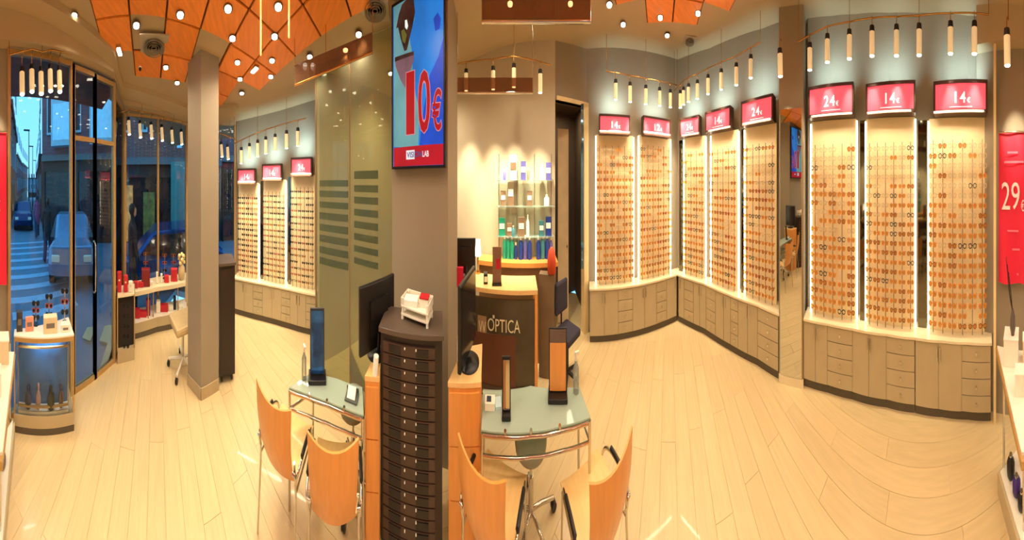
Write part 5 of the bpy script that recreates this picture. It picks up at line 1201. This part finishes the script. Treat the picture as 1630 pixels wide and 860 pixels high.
def building(label, p0, p1, z_g, h, depth, gf, m, cols, floors, sg=2.9, wm_=None, shop=True, group='buildings across the street'):
    e = (p1 - p0).normalized(); L = (p1 - p0).length; c = (p0 + p1) / 2; t = thing('street_building', label, 'building', (c.x, c.y, z_g), 0, group)
    part('upper_wall', MB().seg(p0, p1, z_g + gf, z_g + h, 0, depth), m, t, True)
    part('ground_wall', MB().seg(p0, p1, z_g, z_g + gf, -0.15, depth), SHOPW, t, True)
    part('cornice', MB().seg(p0, p1, z_g + gf - 0.1, z_g + gf + 0.12, 0.12, 0), mat('grey_stone', (120, 112, 112), 0.8), t, True)
    part('roof', MB().seg(p0, p1, z_g + h, z_g + h + 0.25, 0.3, depth), SHOPW, t, True)
    for f in range(floors):
        for k in range(cols):
            x = L * (k + 0.5) / cols; zz = z_g + gf + 0.9 + f * sg; w = min(1.3, L / cols * 0.5)
            q0, q1 = p0 + e * (x - w / 2), p0 + e * (x + w / 2)
            o = part('window', MB().seg(q0, q1, zz, zz + 0.08, 0.1, 0).seg(q0, q1, zz + 1.5, zz + 1.58, 0.1, 0).seg(q0, q0 + e * 0.07, zz, zz + 1.5, 0.08, 0).seg(q1 - e * 0.07, q1, zz, zz + 1.5, 0.08, 0).seg(q0 + e * (w / 2 - 0.03), q0 + e * (w / 2 + 0.03), zz, zz + 1.5, 0.07, 0), mat('white_frame', (176, 196, 206), 0.5), t, True)
            part('pane', MB().seg(q0 + e * 0.05, q1 - e * 0.05, zz + 0.05, zz + 1.5, 0.03, 0), wm_ or GLASSD, o, True)
    if shop:
        n_ = max(2, int(L / 1.6))
        for k in range(n_):
            q0, q1 = p0 + e * (L * (k + 0.06) / n_), p0 + e * (L * (k + 0.94) / n_)
            o = part('shop_window', MB().seg(q0, q1, z_g + 0.3, z_g + gf - 0.5, -0.10, 0.14), GLASSD, t, True)
            part('frame', MB().seg(q0, q0 + e * 0.06, z_g + 0.1, z_g + gf - 0.4, 0.0, 0.1).seg(q1 - e * 0.06, q1, z_g + 0.1, z_g + gf - 0.4, 0, 0.1).seg(q0, q1, z_g + gf - 0.5, z_g + gf - 0.4, 0.0, 0.1), SHOPW, o, True)
    return t
bA0 = PD(67, 11.5); bA1 = PD(178, 10.5)
tb = building('corner apartment building of reddish brick with white bay windows, seen through the glass doors', bA0, bA1, zgr(bA0.y), 9.5, 5.0, 3.2, PINKB, 3, 2)
e_ = (bA1 - bA0).normalized()
for k, xx in enumerate((0.9, 3.4)):
    q0 = bA0 + e_ * xx; q1 = q0 + e_ * 1.5; o = part('bay_window', MB().seg(q0, q1, 3.3, 6.4, 0.6, 0), mat('white_frame', (176, 196, 206), 0.5), tb, True)
    part('pane', MB().seg(q0 + e_ * 0.12, q1 - e_ * 0.12, 3.5, 4.8, 0.62, -0.55).seg(q0 + e_ * 0.12, q1 - e_ * 0.12, 5.0, 6.2, 0.62, -0.55), LITW, o, True)
building('long red brick building with dark ground floor shops across from the side window', PD(185, 9.4), PD(352, 10.0), -0.3, 9.0, 2.0, 2.95, BRICK, 6, 2, group='buildings across the street')
tb = building('dark brick block behind the taupe column with a small blue sign', PD(353, 10.0), PD(392, 10.4), -0.2, 9.0, 1.5, 3.0, PINKB, 2, 2)
# shop details
q0, q1 = PD(272, 8.6), PD(302, 8.55); solo('garage_shutter', MB().seg(q0, q1, -0.25, 2.6, 0.02, 0.1), TEALW, 'pale teal closed shutter across the street beside the column', 'shutter')
q0, q1 = PD(282, 8.55), PD(289, 8.5); solo('street_sign', MB().seg(q0, q1, 3.0, 4.2, 0.05, 0.05), LITW, 'small blue lit sign on the brick wall across the street', 'sign')
q0, q1 = PD(198, 8.9), PD(211, 8.8); solo('lit_doorway', MB().seg(q0, q1, 0.2, 1.9, 0.02, 0.1), mat('dim_interior_light', (180, 130, 70), 0.5, emit=0.5, var=0.5, scale=4), 'dim yellow lit doorway of the shop across the street', 'doorway')
q0, q1 = PD(228, 8.7), PD(246, 8.6); solo('shop_display', MB().seg(q0, q1, 0.4, 1.7, 0.02, 0.1), mat('dim_green_display', (90, 96, 40), 0.5, emit=0.2, var=0.6, scale=5), 'dim green display in the dark shop window across the street', 'display')
# the receding street on the left
for k, (x0, d0, x1, d1, h, m, lb) in enumerate(((15, 15, 26, 30, 7, BRICK, 'tall brick building on the far side of the receding street, nearest'), (26.5, 32, 35, 50, 7.8, PINKB, 'pinkish building further down the receding street'), (35.5, 52, 44, 70, 8.2, BRICK, 'distant brick building at the far end of the street'), (58, 60, 62, 36, 6.5, PINKB, 'distant building right of the street end'), (62.5, 34, 65.5, 18, 6.5, BRICK, 'building on the right side of the receding street beyond the corner'))):
    a, b = PD(x0, d0), PD(x1, d1); building(lb, a, b, -3.0 if d0 > 20 else -1.0, h, 1.5, 3.0, m, 5, 3, wm_=GLASSD, shop=False, group='buildings down the receding street')
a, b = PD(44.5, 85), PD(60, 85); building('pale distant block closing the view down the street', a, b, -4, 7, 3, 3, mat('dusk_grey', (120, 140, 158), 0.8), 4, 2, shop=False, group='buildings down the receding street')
# canopy over the front window
solo('shop_canopy', MB().prism([(0.8, -2.62), (-2.3, -2.62), (-2.6, -3.6), (0.8, -4.1)], [3.16, 3.16, 3.10, 3.18], [3.5] * 4), mat('canopy_brown', (84, 66, 50), 0.6, var=0.2), 'brown canopy slab outside above the front shop window', 'canopy')
for k, x in enumerate((34, 52, 68, 88, 99)):
    q = PD(x, 3.25); t = thing('canopy_lamp', 'small round lamp under the outdoor canopy, %s from the left' % ORD[k + 1], 'lamp', (q.x, q.y, 3.07), 0, 'lamps under the outdoor canopy')
    part('cup', MB().cyl((0, 0, 0), (0, 0, 0.06), 0.03, 0.035, n=12), CHROME, t); part('lens', MB().cyl((0, 0, -0.006), (0, 0, 0), 0.024, n=12), LAMPON, t)
# lamp posts and cables down the street
for k, (x, d) in enumerate(((46, 22), (52, 30), (57, 44))):
    q = PD(x, d); t = thing('street_lamp', 'tall street lamp down the receding street, %s in distance' % ORD[k + 1], 'street lamp', (q.x, q.y, zgr(q.y)), 0, 'street lamps')
    part('pole', MB().cyl((0, 0, 0), (0, 0, 6.5), 0.09, 0.05, n=8), SHOPW, t); part('head', MB().box((0.3, 0, 6.5), (0.8, 0.2, 0.1)), SHOPW, t)
# cars
def car(label, p, rz, m, z, s=1.0):
    t = thing('parked_car', label, 'car', (p.x, p.y, z), rz, 'parked cars')
    prof = [(-2.0, 0.35), (-2.05, 0.62), (-1.95, 0.82), (-1.2, 0.92), (-0.55, 1.36), (0.75, 1.42), (1.55, 1.02), (1.95, 0.92), (2.05, 0.6), (2.0, 0.35)]
    mb = MB(); n = len(prof); W2 = 0.82; vs = []; fs = []
    secs = [(-1.0, 0.96, 0.95), (-0.86, 1, 1), (0.86, 1, 1), (1.0, 0.96, 0.95)]
    for sy, kx, kz in secs:
        for x, z_ in prof:
            ins = 0.16 if z_ > 1.0 else 0.0
            vs.append((x * kx, sy * (W2 - ins), 0.35 + (z_ - 0.35) * kz))
    for i in range(3):
        for k in range(n): fs.append((i * n + k, i * n + (k + 1) % n, (i + 1) * n + (k + 1) % n, (i + 1) * n + k))
    fs += [tuple(range(n))[::-1], tuple(range(3 * n, 4 * n))]; mb.add(vs, fs, False); part('body', mb, m, t, bev=0.05)
    mb = MB(); mb.prism([(-0.95, -0.70), (1.25, -0.70), (1.25, 0.70), (-0.95, 0.70)], 0.98, 1.1)
    gw = MB().add([(-1.0, -0.83, 0.95), (-0.5, -0.68, 1.30), (0.7, -0.68, 1.34), (1.3, -0.83, 0.98), (-1.0, 0.83, 0.95), (-0.5, 0.68, 1.30), (0.7, 0.68, 1.34), (1.3, 0.83, 0.98)], [(0, 3, 2, 1), (4, 5, 6, 7), (0, 1, 5, 4), (1, 2, 6, 5), (2, 3, 7, 6)])
    part('windows', gw, GLASSD, t)
    for sx in (-1.25, 1.3):
        for sy in (-1, 1):
            w_ = part('wheel', MB().cyl((sx, sy * 0.62, 0.31), (sx, sy * 0.84, 0.31), 0.31, n=18), BLACKP, t); part('hub', MB().cyl((sx, sy * 0.84, 0.31), (sx, sy * 0.855, 0.31), 0.17, n=12), CHROME, w_)
    for sy in (-0.55, 0.55):
        part('headlight', MB().box((2.0, sy, 0.70), (0.08, 0.28, 0.14)), WHITEP, t, bev=0.02); part('tail_light', MB().box((-2.0, sy, 0.74), (0.08, 0.26, 0.14)), RED, t, bev=0.02)
    return t
car('blue car parked across the street, seen through the side window beside the column', PD(268, 6.2), math.radians(125), mat('blue_car_paint', (30, 70, 130), 0.2, 0.4), -0.30)
car('pale grey car parked outside, seen through the glass door', PD(114, 7.6), math.atan2(-math.cos(az(114)), -math.sin(az(114))), mat('grey_car_paint', (120, 140, 168), 0.2, 0.4), zgr(-7))
car('small dark blue car parked far down the receding street', PD(38, 16), math.radians(80), mat('navy_car_paint', (24, 50, 96), 0.25, 0.4), zgr(-16))
# pedestrians
def person(label, p, rz, z, top, trousers, step=0.2):
    t = thing('person', label, 'person', (p.x, p.y, z), rz, 'pedestrians outside')
    V = [((0, 0, 0.92), .13), ((0, 0.0, 1.12), .125), ((0, 0.0, 1.32), .15), ((0, 0, 1.44), .09), ((0, 0, 1.52), .05), ((0, 0.01, 1.64), .085), ((0, 0.01, 1.72), .07),
         ((0.19, 0, 1.40), .06), ((0.25, 0.03, 1.14), .045), ((0.25, 0.12, 0.92), .035), ((0.25, 0.15, 0.84), .03), ((-0.19, 0, 1.40), .06), ((-0.25, -0.03, 1.14), .045), ((-0.25, 0.05, 0.90), .035), ((-0.25, 0.07, 0.82), .03),
         ((0.10, 0, 0.86), .10), ((0.11, step * 0.6, 0.48), .07), ((0.11, step * 0.5, 0.09), .045), ((0.11, step * 0.5 + 0.15, 0.04), .035), ((-0.10, 0, 0.86), .10), ((-0.11, -step * 0.2, 0.48), .07), ((-0.11, -step, 0.09), .045), ((-0.11, -step + 0.15, 0.04), .035)]
    E_ = [(0, 1), (1, 2), (2, 3), (3, 4), (4, 5), (5, 6), (3, 7), (7, 8), (8, 9), (9, 10), (3, 11), (11, 12), (12, 13), (13, 14), (0, 15), (15, 16), (16, 17), (17, 18), (0, 19), (19, 20), (20, 21), (21, 22)]
    me = bpy.data.meshes.new('body'); me.from_pydata([v for v, r in V], E_, []); o = bpy.data.objects.new('body', me); COL.objects.link(o); o.parent = t
    bm = bmesh.new(); bm.from_mesh(me); ly = bm.verts.layers.skin.verify(); bm.verts.ensure_lookup_table()
    for bv, (v, r) in zip(bm.verts, V): bv[ly].radius = (r, r); bv[ly].use_root = (bv.index == 0)
    bm.to_mesh(me); bm.free(); sk = o.modifiers.new('skin', 'SKIN')
    ss = o.modifiers.new('sub', 'SUBSURF'); ss.levels = 1; ss.render_levels = 2
    me.materials.append(top)
    part('trousers', MB().tube([(0.10, 0, 0.95), (0.11, step * 0.6, 0.48), (0.11, step * 0.5, 0.12)], 0.088, n=10).tube([(-0.10, 0, 0.95), (-0.11, -step * 0.2, 0.48), (-0.11, -step, 0.12)], 0.088, n=10), trousers, t)
    part('hair', MB().lathe([(0.06, 1.60), (0.095, 1.66), (0.085, 1.74), (0.03, 1.78)], (0, -0.015, 0), n=12), DARKW, t)
    part('face', MB().lathe([(0.03, 1.56), (0.07, 1.60), (0.075, 1.68), (0.04, 1.72)], (0, 0.04, 0), n=12), mat('skin_tone', (196, 150, 124), 0.6), t)
PK = mat('pink_coat', (176, 70, 110), 0.7); DKC = mat('dark_coat', (30, 32, 40), 0.8); DEN = mat('denim', (40, 52, 84), 0.8)
person('person in a pink coat walking away down the street', PD(59, 12), PI, zgr(-12), PK, DEN)
person('person in a dark coat walking on the pavement by the corner building', PD(76, 8.0), 2.6, zgr(-8), DKC, DEN)
person('person in dark clothes standing outside the side window', PD(211, 4.7), 1.0, -0.12, DKC, DKC, 0.05)
for o in bpy.data.objects:
    if o.type == 'LIGHT': o.name = o.data.name
